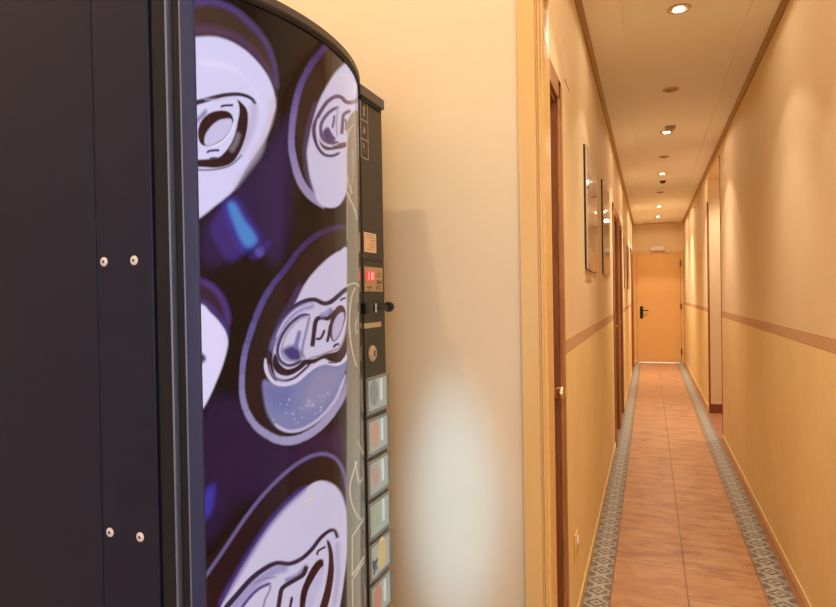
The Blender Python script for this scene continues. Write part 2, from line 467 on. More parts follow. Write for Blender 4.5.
# emergency light over the end door
e = empty('emergency_light', (.14, YE-.05, 2.06)); tag(e, 'white emergency light box over the yellow door at the end', 'emergency light')
m = MB(); m.box(.016, .264, YE-.05, YE, 2.08, 2.178, .006, 3); m.build('housing', M['white'], e)
m = MB(); m.box(.026, .254, YE-.064, YE-.046, 2.088, 2.168, .006, 3); m.build('diffuser', simple('frosted diffuser', (246, 226, 206), .35, var=.02), e)
m = MB(); m.box(.012, .268, YE-.056, YE, 2.064, 2.081, .003); m.build('base_strip', simple('beige plastic strip', (176, 140, 104), .5), e)

# ------------------------------------------------------------------ ceiling fittings
LX = .141
LIT = [3.09, 5.40, 7.25, 9.95, 11.25]; UNLIT = [4.29, 6.37, 8.58]
def downlight(x, y, zc, lit, label, group='downlights in the corridor ceiling'):
    r = empty('downlight', (x, y, zc)); tag(r, label, 'ceiling light', group)
    m = MB(); m.lathe([(.034, -.0005), (.034, -.006), (.047, -.007), (.051, -.004), (.051, -.0005)], (x, y, zc), 'z', 32); m.build('ring', M['fixture'], r, True)
    m = MB(); m.lathe([(0, -.0015), (.0335, -.0015), (.0335, -.0025), (0, -.0025)], (x, y, zc), 'z', 28); m.build('recess', M['reflector'], r, True)
    m = MB(); m.lathe([(0, -.003), (.0255, -.003), (.0255, -.007), (.018, -.0095), (0, -.0105)], (x, y, zc), 'z', 24); m.build('lamp', M['bulb'] if lit else M['bulboff'], r, True)
    return r
wlab = {3.09: 'lit recessed downlight nearest the camera', 5.40: 'lit recessed downlight beside the boxy ceiling sensor', 7.25: 'lit recessed downlight just before the dark round detector', 9.95: 'second farthest lit recessed downlight', 11.25: 'lit recessed downlight closest to the end door',
        4.29: 'unlit recessed downlight between the two nearest lit ones', 6.37: 'unlit recessed downlight just beyond the boxy ceiling sensor', 8.58: 'unlit recessed downlight just beyond the dark round detector'}
for y in LIT: downlight(LX, y, ZC, True, wlab[y])
for y in UNLIT: downlight(LX, y, ZC, False, wlab[y])
# sensor beside the second lit lamp, and the round detector
r = empty('ceiling_sensor', (.165, 5.24, ZC)); tag(r, 'small grey box sensor on the ceiling beside a lit downlight', 'sensor')
m = MB(); m.prism([(.125, ZC+.001), (.205, ZC+.001), (.198, ZC-.022), (.132, ZC-.022)], 'y', 5.21, 5.28); m.build('housing', simple('grey beige plastic', (176, 150, 124), .5), r)
m = MB(); m.lathe([(.018, -.022), (.016, -.028), (.010, -.034), (0, -.035)], (.165, 5.245, ZC), 'z', 20); m.build('lens', M['plate'], r, True)
r = empty('smoke_detector', (.156, 7.74, ZC)); tag(r, 'dark round smoke detector on the corridor ceiling', 'smoke detector')
m = MB(); m.lathe([(0, 0), (.034, 0), (.034, -.008), (.031, -.010)], (.156, 7.74, ZC), 'z', 28); m.build('base', M['detector'], r, True)
m = MB(); m.lathe([(.030, -.010), (.028, -.022), (.02, -.028), (0, -.030)], (.156, 7.74, ZC), 'z', 28); m.build('sensor_head', M['detector'], r, True)

# ------------------------------------------------------------------ the vending machine
FX, MY0, MY1, MZ = -.684, .8145, 1.556, 1.842
vm = empty('vending_machine', (-1.07, 1.185, 0))
tag(vm, 'tall black drinks vending machine with curved front printed with can tops', 'vending machine')
m = MB(); m.box(-1.44, -.79, MY0+.008, MY1, .06, MZ+.058, .003)
m.build('cabinet', M['machine'], vm)
m = MB(); m.box(-1.442, -.9093, MY0, MY0+.008, .07, MZ+.056, .0015); sp = m.build('side_panel', M['machine'], vm)
m = MB(); m.box(-.9085, -.7822, MY0, MY0+.008, .07, MZ+.056, .002); ep = m.build('edge_panel', M['machine'], vm)
for x in (-.891, -.823):
    for z in (1.371, .897):
        r = MB(); r.lathe([(.0082, 0), (.0082, .0008), (.0070, .0018), (.0040, .0023), (.0024, .0022), (.0023, .0005), (0, .0004)], (x, MY0, z), '-y', 24)
        rv = r.build('rivet', M['rivet'], ep, True)
        k = MB(); k.lathe([(0, .0006), (.0025, .0006), (.0025, .0023), (0, .0023)], (x, MY0, z), '-y', 12); k.build('rivet_hole', M['gasket'], rv)
for x in (-1.40, -.86):
    for y in (.86, 1.51):
        m = MB(); m.lathe([(.028, 0), (.03, .006), (.014, .012), (.012, .062)], (x, y, 0), 'z', 18); m.build('foot', M['black'], vm, True)
m = MB(); m.box(-.792, -.774, MY0+.006, MY1-.01, .08, MZ-.02); m.build('gasket', M['gasket'], vm)
# door shell
m = MB()
m.box(-.7750, -.7425, MY0, MY1, .09, MZ-.012, .0025, 3)
m.box(-.745, -.732, MY0+.012, MY1-.01, .10, MZ-.02)
m.box(-.7340, -.7165, MY0+.002, MY1-.01, .09, MZ-.012, .0015)
m.box(-.7170, FX-.004, MY0+.01, MY1-.004, .09, MZ-.022)
m.build('door_shell', M['machine_dark'], vm)
m = MB()
m.prism([(-.7130, .8120), (-.6905, .8120), (-.6872, .8130), (-.6860, .8155), (-.6865, .820), (-.692, .83), (-.713, .83)], 'z', .09, MZ-.001)
m.build('corner_extrusion', M['extrusion'], vm, True)
EDGE_HL = simple('painted edge highlight', (120, 128, 156), .35, .3)  # added pale strips stand in for highlights on the bevelled door edges
for x0, x1 in ((-.7462, -.7420), (-.7172, -.7128)):
    m = MB(); m.box(x0, x1, MY0-.0022, MY0+.012, .09, MZ-.010, .0014, 3); m.build('edge_highlight', EDGE_HL, vm, True)

# curved printed front
R0, CX, CY, Y0, Y1 = .632, -1.243, 1.115, .813, 1.408
T0, T1 = math.asin((Y0-CY)/R0), math.asin((Y1-CY)/R0)
def arc(s, off=0.):
    t = T0+s/R0
    return CX+(R0+off)*np.cos(t), CY+(R0+off)*np.sin(t)
SL = (T1-T0)*R0
PZ0, PZ1 = .12, 1.816
U_TAB=[199, 201, 203, 206, 210, 220, 230, 240, 250, 260, 270, 280, 290, 300, 310, 320, 330, 335, 340, 343, 346, 349, 352, 354, 356, 358, 359, 360, 361, 362]
S_TAB=[0.0, 0.0037, 0.0071, 0.0121, 0.0189, 0.0362, 0.0544, 0.0733, 0.0929, 0.1137, 0.1355, 0.1589, 0.1838, 0.2109, 0.2408, 0.2743, 0.3127, 0.3345, 0.3589, 0.3751, 0.3929, 0.4126, 0.4352, 0.4526, 0.4725, 0.4969, 0.5117, 0.5302, 0.5562, 0.6195]
PRINT=[
([293.4,816.8,289.6,816.0,284.0,806.9,277.5,794.6,270.9,783.8,264.3,775.1,257.4,766.3,250.1,757.4,242.2,748.7,233.0,740.0,222.8,731.3,213.4,722.9,206.6,714.6,203.0,705.7,201.6,696.2,202.0,687.7,203.8,681.8,207.5,679.1,212.9,678.8,219.5,680.1,225.7,682.3,231.9,686.7,238.3,693.2,244.7,699.2,251.1,702.1,257.6,699.5,264.3,693.2,270.5,686.8,275.6,683.9,279.6,685.9,282.6,690.8,285.0,697.4,287.1,704.7,288.9,712.1,290.2,720.1,291.1,729.9,291.9,742.3,293.0,760.8,294.3,784.0,294.7,805.0],(50,30,84),9,0.7),
([200.7,556.7,206.8,566.3,215.3,569.3,224.6,568.1,233.0,565.4,239.9,560.6,246.5,552.5,252.8,543.4,259.4,535.3,267.0,529.3,275.2,524.1,282.4,518.4,287.0,510.9,288.9,499.6,288.6,486.0,286.1,473.8,281.1,466.6,272.4,467.1,260.5,472.5,247.6,478.0,235.9,479.5,225.0,472.6,214.0,461.1,204.5,452.7,197.0,454.6,197.0,473.2,196.7,503.3,197.0,534.7],(48,26,74),12,0.6),
([282.0,512.2,290.0,515.5,302.9,517.7,316.9,518.3,327.4,516.8,334.1,512.6,338.7,506.0,341.5,499.0,342.3,493.5,341.0,490.3,337.5,488.3,332.6,487.1,326.9,486.5,320.1,486.2,311.8,486.2,303.5,487.0,296.7,489.2,290.6,493.9,284.6,500.6,281.1,507.2],(56,28,72),8,0.6),
([342.2,488.2,342.2,495.6,340.5,507.3,338.0,518.3,335.8,523.5,333.2,520.5,330.1,512.5,327.6,503.3,327.1,496.6,329.8,492.5,334.6,489.0,339.4,487.1],(56,30,70),5,0.5),
([229.0,730.7,226.3,729.4,223.0,726.2,219.7,722.2,217.0,718.7,215.0,715.7,213.3,712.8,212.2,709.8,212.1,706.8,213.0,703.6,215.0,700.3,217.3,697.0,219.6,694.1,221.5,691.5,223.3,689.0,225.2,686.8,227.1,685.2,229.0,684.2,230.8,683.7,232.7,683.7,234.8,684.1,237.7,685.2,241.1,686.8,244.1,688.8,246.0,691.2,246.4,694.1,245.8,697.5,244.6,701.0,243.1,704.5,241.3,708.1,238.8,711.7,236.2,715.2,234.1,718.6,232.7,722.3,231.7,726.3,230.7,729.4],(60,44,124),4,0.75),
([225.8,729.8,227.5,732.7,230.7,735.0,234.3,736.2,237.6,736.2,240.4,734.2,242.9,730.7,245.5,726.4,248.3,722.4,251.5,718.6,255.1,714.5,258.3,710.5,260.4,707.0,261.1,704.1,260.8,701.5,259.9,699.2,258.6,697.3,257.1,695.6,255.1,694.3,252.9,693.3,250.7,692.8,248.4,692.6,246.1,692.7,243.6,693.4,241.3,695.1,239.3,697.9,237.1,701.8,235.1,706.1,233.1,710.6,230.8,715.4,228.3,720.8,226.3,725.8],(62,60,170),6,0.75),
([230.1,729.9,230.7,732.0,232.5,733.0,234.7,733.1,236.8,732.4,238.7,730.4,240.6,727.2,242.8,723.6,245.0,720.1,248.0,716.7,251.3,713.1,254.3,709.6,256.4,706.7,257.5,704.7,257.9,703.1,257.7,701.9,257.1,700.6,256.0,699.3,254.3,697.9,252.5,696.8,250.8,696.2,249.3,695.9,247.9,696.0,246.5,696.5,244.9,697.9,243.1,700.2,241.2,703.3,239.3,706.9,237.4,710.9,235.2,715.6,232.8,721.1,230.9,726.2],(70,126,200),3.2,1),
([256.9,693.8,258.2,694.7,260.1,695.5,261.8,696.1,263.3,696.2,264.0,695.6,264.5,694.5,264.8,693.2,264.7,692.1,264.3,691.1,263.5,690.0,262.6,689.1,261.5,688.5,260.4,688.2,259.0,688.2,257.7,688.5,256.9,689.0,256.3,689.9,256.2,691.3,256.3,692.6],(98,96,190),2.5,0.9),
([250.6,687.4,252.1,689.3,255.0,692.1,258.6,695.0,261.7,697.5,264.5,699.6,267.3,701.6,269.7,703.1,271.3,703.7,271.8,702.9,271.7,701.1,270.9,698.9,269.6,696.6,267.3,693.9,264.3,690.9,261.1,688.1,258.4,686.3,255.7,685.6,253.1,685.6,251.1,686.2],(66,44,130),3,0.6),
([199.2,491.4,201.6,494.5,205.3,496.9,209.0,498.0,211.2,497.4,211.6,493.9,210.8,488.1,209.4,482.0,207.7,477.3,205.5,474.2,202.8,471.6,200.3,470.4,197.0,471.0,197.0,474.5,197.0,480.3,197.0,486.6],(60,56,180),4,0.7),
([188.9,891.5,200.4,894.3,204.9,896.0,209.9,897.0,214.2,897.9,217.6,898.8,220.6,899.4,223.5,899.7,226.8,900.0,230.7,900.1,234.7,900.2,238.9,900.1,242.8,899.6,246.6,898.9,250.4,897.8,253.8,896.5,257.0,895.1,260.1,893.7,262.8,892.1,265.3,890.4,267.7,888.6,269.8,886.8,271.5,884.9,273.1,882.9,274.6,880.8,276.1,878.5,277.5,876.0,278.7,873.4,279.8,870.5,280.6,867.4,281.2,864.1,281.7,860.5,282.0,856.6,282.1,851.7,282.1,846.2,281.9,840.9,281.6,836.7,281.1,833.3,280.6,830.4,279.8,828.9,278.9,829.3,277.9,832.9,276.9,838.7,275.6,845.2,274.0,850.6,271.9,854.5,269.4,857.8,266.5,860.7,263.5,863.3,260.4,865.4,256.9,867.2,253.2,868.7,249.4,869.9,245.5,871.1,241.7,872.1,237.2,872.7,231.5,872.5,223.1,870.5,212.8,867.4,203.1,865.1,188.9,865.8,186.0,870.8,185.6,878.3,186.9,885.9],(62,44,38),2,1),
([189.7,887.8,199.7,888.4,202.0,889.5,204.7,890.7,207.4,891.7,209.9,892.6,212.4,893.5,214.9,894.3,217.3,894.8,219.7,895.2,222.1,895.4,224.6,895.5,227.4,895.5,230.3,895.4,233.4,895.2,236.4,894.9,239.4,894.3,242.4,893.4,245.4,892.2,248.6,890.8,251.6,889.3,254.6,887.8,257.7,886.0,260.6,884.3,263.0,882.5,265.2,880.9,267.0,879.3,268.6,877.7,270.1,875.8,271.6,873.8,272.9,871.6,274.2,869.2,275.3,866.8,276.4,864.1,277.3,861.2,278.1,858.2,278.7,855.2,279.1,851.9,279.4,848.2,279.6,844.9,279.8,842.6,282.2,843.6,282.2,845.9,282.2,849.3,282.0,853.1,281.7,856.6,281.2,859.9,280.5,863.0,279.7,866.1,278.7,869.0,277.7,871.7,276.4,874.2,275.1,876.6,273.6,878.8,272.2,880.9,270.7,882.8,268.8,884.5,266.7,886.3,264.1,888.2,261.3,890.1,258.2,892.0,255.1,893.7,252.2,895.3,249.1,896.8,245.8,898.1,242.6,899.2,239.3,900.0,236.0,900.5,232.8,900.8,229.7,900.9,226.8,901.1,224.0,901.0,221.2,900.9,218.3,900.5,215.2,899.9,212.2,899.0,209.4,898.1,206.6,897.2,203.7,896.2,200.8,895.0,189.9,894.1,188.1,893.6],(74,60,126),3.2,0.85),
([189.3,865.1,200.7,866.0,206.0,867.6,211.7,869.1,216.7,870.2,220.9,870.6,225.1,870.8,229.3,870.6,233.2,870.3,236.7,869.7,240.1,869.0,243.2,868.0,246.3,866.8,249.4,865.3,252.4,863.4,255.3,861.3,258.1,859.1,260.7,856.9,263.1,854.6,265.3,852.2,267.4,849.7,269.2,847.0,271.0,843.9,272.5,841.1,273.5,839.1,281.9,845.0,280.9,847.0,279.4,849.9,277.4,853.2,275.4,856.3,273.1,859.0,270.7,861.5,268.1,864.0,265.3,866.4,262.3,868.6,259.3,870.8,255.8,872.9,252.4,874.6,248.8,876.0,245.0,877.0,241.2,877.8,237.0,878.4,232.7,878.7,228.0,878.8,223.1,878.6,217.8,878.0,211.8,876.6,205.5,874.9,200.1,873.2,188.5,872.4],(88,60,104),4,0.55),
([188.0,863.3,201.1,864.4,207.1,866.1,212.9,867.7,218.4,868.9,223.0,869.6,227.3,869.8,231.2,869.8,235.2,869.5,239.0,869.0,242.8,868.2,246.5,867.2,249.9,866.0,253.1,864.7,256.0,863.1,259.0,861.4,261.6,859.6,264.2,857.7,266.6,855.7,268.9,853.6,270.9,851.4,272.6,849.1,274.2,846.6,275.5,844.1,276.6,841.6,277.5,839.3,278.1,837.0,278.5,834.7,278.9,832.4,279.1,830.1,279.3,827.9,279.3,825.6,279.1,823.5,278.7,821.6,278.1,820.0,277.4,818.1,276.5,815.5,275.4,812.0,274.2,807.8,272.8,803.3,271.2,799.0,269.3,795.0,267.0,791.1,264.6,787.2,261.9,782.9,258.8,778.2,255.4,773.2,251.9,768.2,248.6,763.2,245.3,758.2,242.1,753.0,239.1,748.1,236.1,744.1,233.4,741.1,230.9,738.8,228.5,737.0,226.0,735.1,223.7,733.3,221.5,731.7,219.2,730.1,216.9,728.5,214.6,726.8,212.2,725.0,210.0,723.3,207.8,721.7,205.7,720.3,203.7,719.0,201.7,717.8,199.8,716.7,194.3,715.7,192.8,714.8,190.8,713.8,188.0,712.4,184.1,710.2,179.4,707.3,174.0,704.7,168.0,703.2,160.5,699.7,151.8,695.0,143.6,695.2,138.0,706.6,135.2,737.1,134.2,781.3,135.2,825.5,138.0,856.1,143.6,867.6,151.8,867.8,160.5,863.3,168.0,860.9,173.6,861.6,178.4,862.2,183.0,862.7],(198,200,242),1.6,1),
([279.0,832.4,279.1,829.5,278.8,825.2,278.1,820.2,277.2,815.5,276.0,811.4,274.6,807.4,272.9,803.4,271.1,799.4,269.0,795.2,266.6,790.9,264.1,786.7,261.8,783.0,259.1,779.3,256.3,775.8,253.9,773.0,252.5,771.9,252.4,772.8,253.2,775.2,254.6,778.6,256.3,782.0,258.4,785.6,260.9,789.7,263.4,794.0,265.7,798.2,267.4,802.2,269.0,806.1,270.4,810.1,271.5,814.0,272.1,818.1,272.5,822.4,272.8,826.2,273.5,829.1,274.8,831.2,276.5,832.7,278.0,833.2],(196,180,200),3,0.7),
([188.6,808.1,189.4,808.2,190.7,808.3,192.4,808.5,200.3,809.0,202.2,809.7,204.2,810.6,206.4,811.4,208.6,812.4,211.0,813.4,213.6,814.5,216.2,815.7,218.9,816.8,221.5,817.8,223.9,818.9,226.4,819.9,229.1,820.9,231.8,821.8,234.8,822.7,237.8,823.5,240.5,824.2,242.8,824.6,244.9,824.9,246.9,825.0,248.8,825.0,250.6,824.9,252.2,824.7,253.7,824.4,254.8,823.9,255.7,823.2,256.6,822.3,257.4,821.3,257.9,820.6,260.5,822.4,260.1,823.2,259.3,824.3,258.4,825.5,257.0,826.5,255.4,827.2,253.7,827.7,251.9,828.0,250.0,828.2,247.9,828.2,245.6,828.1,243.2,827.9,240.6,827.5,237.7,826.8,234.6,826.0,231.5,825.1,228.5,824.2,225.6,823.2,223.0,822.2,220.4,821.2,217.9,820.1,215.2,819.1,212.4,817.9,209.8,816.9,207.4,815.9,205.1,815.0,202.9,814.2,201.1,813.5,199.6,813.0,191.9,812.7,190.6,812.6,189.4,812.5,188.5,812.5],(52,36,56),0.8,1),
([255.8,820.6,254.0,818.4,253.6,816.3,253.7,814.1,253.4,811.5,252.8,808.2,251.8,804.1,250.6,799.9,249.2,796.1,247.6,792.5,245.8,789.0,243.9,785.8,242.0,783.0,240.0,780.5,237.6,778.2,235.7,775.9,235.4,773.3,237.3,771.7,240.3,772.1,243.1,773.9,246.0,776.7,248.7,780.0,251.0,783.4,253.1,787.2,255.1,791.1,256.9,795.2,258.5,799.6,259.9,804.2,260.9,808.7,261.6,812.6,261.9,816.0,261.8,818.9,261.0,820.8,258.7,821.5],(168,162,200),4,0.7),
([241.2,821.4,242.0,821.3,243.3,820.8,244.9,820.0,246.2,819.1,247.5,818.3,248.7,817.3,249.8,816.2,250.6,815.0,251.1,813.6,251.5,812.0,251.7,810.2,251.7,808.2,251.6,805.8,251.4,803.2,251.0,800.4,250.5,797.7,249.9,795.0,249.1,792.3,248.3,789.6,247.2,786.9,246.1,784.2,244.9,781.5,243.6,778.9,242.3,776.5,241.0,774.4,239.8,772.3,238.4,770.5,237.0,768.8,235.5,767.3,233.9,766.1,232.2,764.9,230.3,763.9,227.9,762.9,225.3,762.0,222.6,761.2,219.9,760.6,217.5,760.2,215.2,760.0,212.7,759.8,209.5,759.7,205.2,759.4,200.2,759.1,190.4,759.1,187.1,759.5,185.5,760.4,185.0,761.6,185.6,762.8,187.1,763.7,189.9,764.3,199.1,764.8,203.1,765.3,206.8,765.9,209.5,766.4,211.7,766.7,213.7,767.1,215.6,767.6,217.6,768.1,219.5,768.6,221.3,769.3,223.1,770.4,225.0,771.9,227.0,773.8,228.9,775.8,230.7,777.9,232.1,779.9,233.5,782.0,234.8,784.1,235.9,786.2,236.9,788.2,237.7,790.2,238.4,792.2,239.1,794.3,239.8,796.6,240.4,798.9,240.9,801.3,241.5,803.6,242.0,805.7,242.5,807.7,242.9,809.7,243.1,811.5,243.1,813.2,243.0,814.8,242.8,816.3,242.5,817.7,242.1,818.9,241.5,820.1,241.1,821.0],(44,22,30),0.8,1),
([241.1,793.6,238.9,791.9,238.1,789.5,237.3,786.9,236.4,784.7,235.2,782.5,233.7,780.2,232.3,778.2,232.7,776.1,234.3,775.5,236.7,776.4,238.2,778.6,239.8,781.1,241.3,783.7,242.4,786.4,243.3,789.3,244.0,791.7,242.9,793.5],(126,112,130),2,0.8),
([201.5,786.0,201.5,787.8,201.8,789.7,202.4,791.6,203.0,793.4,203.9,795.2,205.0,796.9,206.3,798.6,207.6,800.2,209.3,801.7,211.1,803.1,213.0,804.5,215.1,805.6,217.2,806.6,219.6,807.5,221.8,808.2,224.0,808.8,226.2,809.2,228.4,809.5,230.4,809.5,232.0,809.3,233.5,808.8,234.7,807.9,235.7,806.9,236.4,805.7,236.8,804.4,237.0,802.9,237.0,801.2,236.6,799.5,236.1,797.7,235.3,795.8,234.3,793.9,233.1,792.0,231.7,790.1,230.1,788.2,228.3,786.4,226.3,784.7,224.3,783.1,222.1,781.6,219.7,780.2,217.4,779.1,215.1,778.2,212.7,777.6,210.4,777.2,208.5,777.0,206.9,777.1,205.5,777.5,204.4,778.1,203.4,779.0,202.6,780.4,202.0,782.2,201.5,784.1],(46,22,28),0.7,1),
([207.8,779.4,207.7,780.6,207.8,782.3,208.2,784.1,208.7,785.8,209.5,787.5,210.6,789.1,211.9,790.8,213.3,792.5,215.0,794.3,216.9,796.1,218.9,797.8,220.9,799.2,222.7,800.4,224.6,801.3,226.5,802.0,228.3,802.6,230.1,803.1,231.8,803.5,233.4,803.7,234.6,803.5,235.2,803.0,235.6,802.1,235.7,801.0,235.5,799.7,235.2,798.1,234.6,796.3,233.8,794.4,232.7,792.6,231.5,790.8,230.0,789.1,228.2,787.3,226.4,785.7,224.3,784.0,222.0,782.4,219.6,780.9,217.4,779.7,215.4,778.8,213.7,778.1,212.1,777.7,210.7,777.6,209.6,777.6,208.8,777.9,208.3,778.5],(186,186,228),1,1),
([188.6,796.2,189.9,797.2,191.8,797.9,199.8,798.7,201.7,799.9,203.8,801.7,205.9,803.9,207.8,805.9,209.3,807.1,210.3,807.2,210.8,806.6,211.0,805.5,210.7,804.3,209.8,803.0,208.5,801.5,206.6,799.8,204.6,797.9,202.1,795.4,199.2,792.4,190.5,790.0,188.6,789.0,187.7,789.8,187.4,791.8,187.8,794.3],(112,108,166),2,0.9),
([187.1,756.3,188.4,756.0,190.3,755.8,192.7,755.8,200.0,755.9,202.7,756.2,205.9,756.4,209.3,756.7,212.5,757.2,215.5,757.7,218.7,758.3,221.6,759.0,224.5,759.9,227.3,760.8,229.9,761.9,232.5,763.1,235.2,764.8,238.2,767.1,241.3,770.0,243.8,772.9,245.4,774.9,245.0,775.3,242.8,773.6,240.0,771.0,237.0,768.2,234.2,765.9,231.7,764.4,229.3,763.3,226.8,762.3,224.1,761.4,221.4,760.5,218.5,759.8,215.4,759.2,212.4,758.7,209.3,758.3,206.0,757.9,202.8,757.7,200.1,757.5,192.7,757.4,190.4,757.3,188.5,757.1,187.1,756.8],(84,76,120),0.8,0.9),
([226.3,811.4,226.4,811.7,226.5,812.0,227.3,812.4,229.3,813.0,232.2,813.7,235.1,814.3,237.0,814.8,237.0,816.7,235.0,816.3,232.1,815.6,229.1,814.9,226.8,814.2,225.4,813.5,224.5,812.5,224.3,811.9,224.2,811.6],(62,44,70),0.5,1),
([211.2,771.1,211.4,771.5,211.6,771.9,212.0,772.3,212.8,772.7,214.8,773.1,217.7,773.7,220.6,774.2,222.5,774.5,222.5,776.4,220.5,776.1,217.6,775.6,214.6,775.0,212.3,774.4,210.8,773.7,209.8,772.8,209.5,772.1,209.2,771.8],(62,44,70),0.5,1),
([212.0,767.1,214.7,767.1,217.5,767.7,220.2,768.7,220.1,769.3,217.3,769.2,214.6,768.7,212.0,767.6],(62,44,70),0.5,1),
([353.4,935.6,350.9,942.1,347.0,935.0,342.8,923.5,339.0,915.1,336.0,910.7,333.3,906.3,330.7,901.7,327.9,896.7,325.0,891.3,322.3,885.6,319.7,879.7,316.8,873.5,313.8,867.0,310.9,860.2,308.0,853.5,305.5,847.1,303.6,841.0,302.1,835.1,300.8,829.4,299.8,824.3,299.0,820.4,298.5,817.3,298.3,813.9,298.6,809.1,299.4,802.3,300.7,794.1,302.3,785.6,304.2,777.8,306.2,770.5,308.4,763.4,311.1,757.1,314.4,752.5,319.3,749.8,324.9,748.6,331.0,749.1,336.1,751.2,340.6,752.7,344.7,754.4,348.2,761.0,350.9,777.6,352.8,812.1,354.0,859.8,354.3,906.0],(50,32,28),2,0.9),
([337.6,922.3,336.8,920.9,335.6,918.9,334.2,916.5,332.6,913.7,335.9,912.8,337.3,915.4,338.6,917.8,339.8,919.9,340.6,921.4],(70,46,88),1.4,1),
([336.8,920.9,335.6,918.9,334.2,916.5,332.6,913.7,330.9,910.8,329.2,907.7,332.8,907.0,334.4,910.0,335.9,912.8,337.3,915.4,338.6,917.8,339.8,919.9],(70,46,89),1.4,1),
([334.2,916.5,332.6,913.7,330.9,910.8,329.2,907.7,327.1,904.3,325.1,900.8,329.2,900.1,331.0,903.6,332.8,907.0,334.4,910.0,335.9,912.8,337.3,915.4],(70,47,91),1.4,1),
([330.9,910.8,329.2,907.7,327.1,904.3,325.1,900.8,323.1,897.3,321.4,894.0,319.7,890.8,323.7,890.1,325.4,893.2,327.2,896.6,329.2,900.1,331.0,903.6,332.8,907.0,334.4,910.0],(70,48,94),1.4,1),
([325.1,900.8,323.1,897.3,321.4,894.0,319.7,890.8,317.9,887.8,316.2,884.7,320.6,884.0,322.1,887.0,323.7,890.1,325.4,893.2,327.2,896.6,329.2,900.1],(70,49,96),1.4,1),
([321.4,894.0,319.7,890.8,317.9,887.8,316.2,884.7,314.5,881.5,312.8,878.0,317.3,877.7,319.0,881.0,320.6,884.0,322.1,887.0,323.7,890.1,325.4,893.2],(70,50,98),1.4,1),
([317.9,887.8,316.2,884.7,314.5,881.5,312.8,878.0,311.1,874.3,309.3,870.3,313.9,870.2,315.6,874.1,317.3,877.7,319.0,881.0,320.6,884.0,322.1,887.0],(72,53,103),1.4,1),
([314.5,881.5,312.8,878.0,311.1,874.3,309.3,870.3,307.5,866.3,305.8,862.4,310.6,862.4,312.2,866.3,313.9,870.2,315.6,874.1,317.3,877.7,319.0,881.0],(74,56,108),1.4,1),
([311.1,874.3,309.3,870.3,307.5,866.3,305.8,862.4,304.2,858.8,303.0,855.5,301.9,852.5,306.8,852.8,307.9,855.7,309.2,858.9,310.6,862.4,312.2,866.3,313.9,870.2,315.6,874.1],(77,61,116),1.4,1),
([305.8,862.4,304.2,858.8,303.0,855.5,301.9,852.5,300.9,849.5,300.0,846.5,305.0,847.1,305.9,850.0,306.8,852.8,307.9,855.7,309.2,858.9,310.6,862.4],(80,65,121),1.4,1),
([303.0,855.5,301.9,852.5,300.9,849.5,300.0,846.5,299.0,843.4,298.1,840.2,303.3,840.9,304.1,844.1,305.0,847.1,305.9,850.0,306.8,852.8,307.9,855.7],(82,68,127),1.4,1),
([300.9,849.5,300.0,846.5,299.0,843.4,298.1,840.2,297.3,836.8,296.4,833.4,301.7,834.3,302.5,837.7,303.3,840.9,304.1,844.1,305.0,847.1,305.9,850.0],(88,74,133),1.4,1),
([299.0,843.4,298.1,840.2,297.3,836.8,296.4,833.4,295.7,830.0,295.0,826.5,300.4,827.5,301.0,830.9,301.7,834.3,302.5,837.7,303.3,840.9,304.1,844.1],(94,80,139),1.4,1),
([297.3,836.8,296.4,833.4,295.7,830.0,295.0,826.5,294.3,823.0,293.8,819.4,299.2,820.5,299.8,824.0,300.4,827.5,301.0,830.9,301.7,834.3,302.5,837.7],(99,85,145),1.4,1),
([295.7,830.0,295.0,826.5,294.3,823.0,293.8,819.4,293.3,815.8,292.8,812.2,298.2,813.4,298.7,817.0,299.2,820.5,299.8,824.0,300.4,827.5,301.0,830.9],(105,91,152),1.4,1),
([294.3,823.0,293.8,819.4,293.3,815.8,292.8,812.2,292.5,808.6,292.2,805.1,291.9,801.6,297.3,803.0,297.5,806.4,297.9,809.9,298.2,813.4,298.7,817.0,299.2,820.5,299.8,824.0],(112,99,160),1.4,1),
([292.8,812.2,292.5,808.6,292.2,805.1,291.9,801.6,291.7,798.1,291.6,794.6,297.1,796.3,297.1,799.6,297.3,803.0,297.5,806.4,297.9,809.9,298.2,813.4],(116,103,162),1.4,1),
([292.2,805.1,291.9,801.6,291.7,798.1,291.6,794.6,291.7,791.3,291.9,788.0,297.6,790.2,297.3,793.2,297.1,796.3,297.1,799.6,297.3,803.0,297.5,806.4],(119,107,164),1.4,1),
([291.7,798.1,291.6,794.6,291.7,791.3,291.9,788.0,292.3,784.9,292.9,782.0,298.7,784.5,298.1,787.3,297.6,790.2,297.3,793.2,297.1,796.3,297.1,799.6],(122,112,167),1.4,1),
([291.7,791.3,291.9,788.0,292.3,784.9,292.9,782.0,293.4,779.1,294.1,776.3,300.1,779.1,299.4,781.8,298.7,784.5,298.1,787.3,297.6,790.2,297.3,793.2],(126,116,169),1.4,1),
([292.3,784.9,292.9,782.0,293.4,779.1,294.1,776.3,294.7,773.6,295.4,770.9,296.2,768.2,302.3,771.4,301.5,773.8,300.7,776.4,300.1,779.1,299.4,781.8,298.7,784.5,298.1,787.3],(130,122,172),1.4,1),
([294.1,776.3,294.7,773.6,295.4,770.9,296.2,768.2,297.0,765.6,298.1,763.2,304.1,766.9,303.2,769.1,302.3,771.4,301.5,773.8,300.7,776.4,300.1,779.1],(132,124,172),1.4,1),
([295.4,770.9,296.2,768.2,297.0,765.6,298.1,763.2,299.1,760.8,300.4,758.6,306.3,762.9,305.2,764.9,304.1,766.9,303.2,769.1,302.3,771.4,301.5,773.8],(135,127,173),1.4,1),
([297.0,765.6,298.1,763.2,299.1,760.8,300.4,758.6,301.6,756.5,303.0,754.5,308.9,759.5,307.6,761.2,306.3,762.9,305.2,764.9,304.1,766.9,303.2,769.1],(137,129,174),1.4,1),
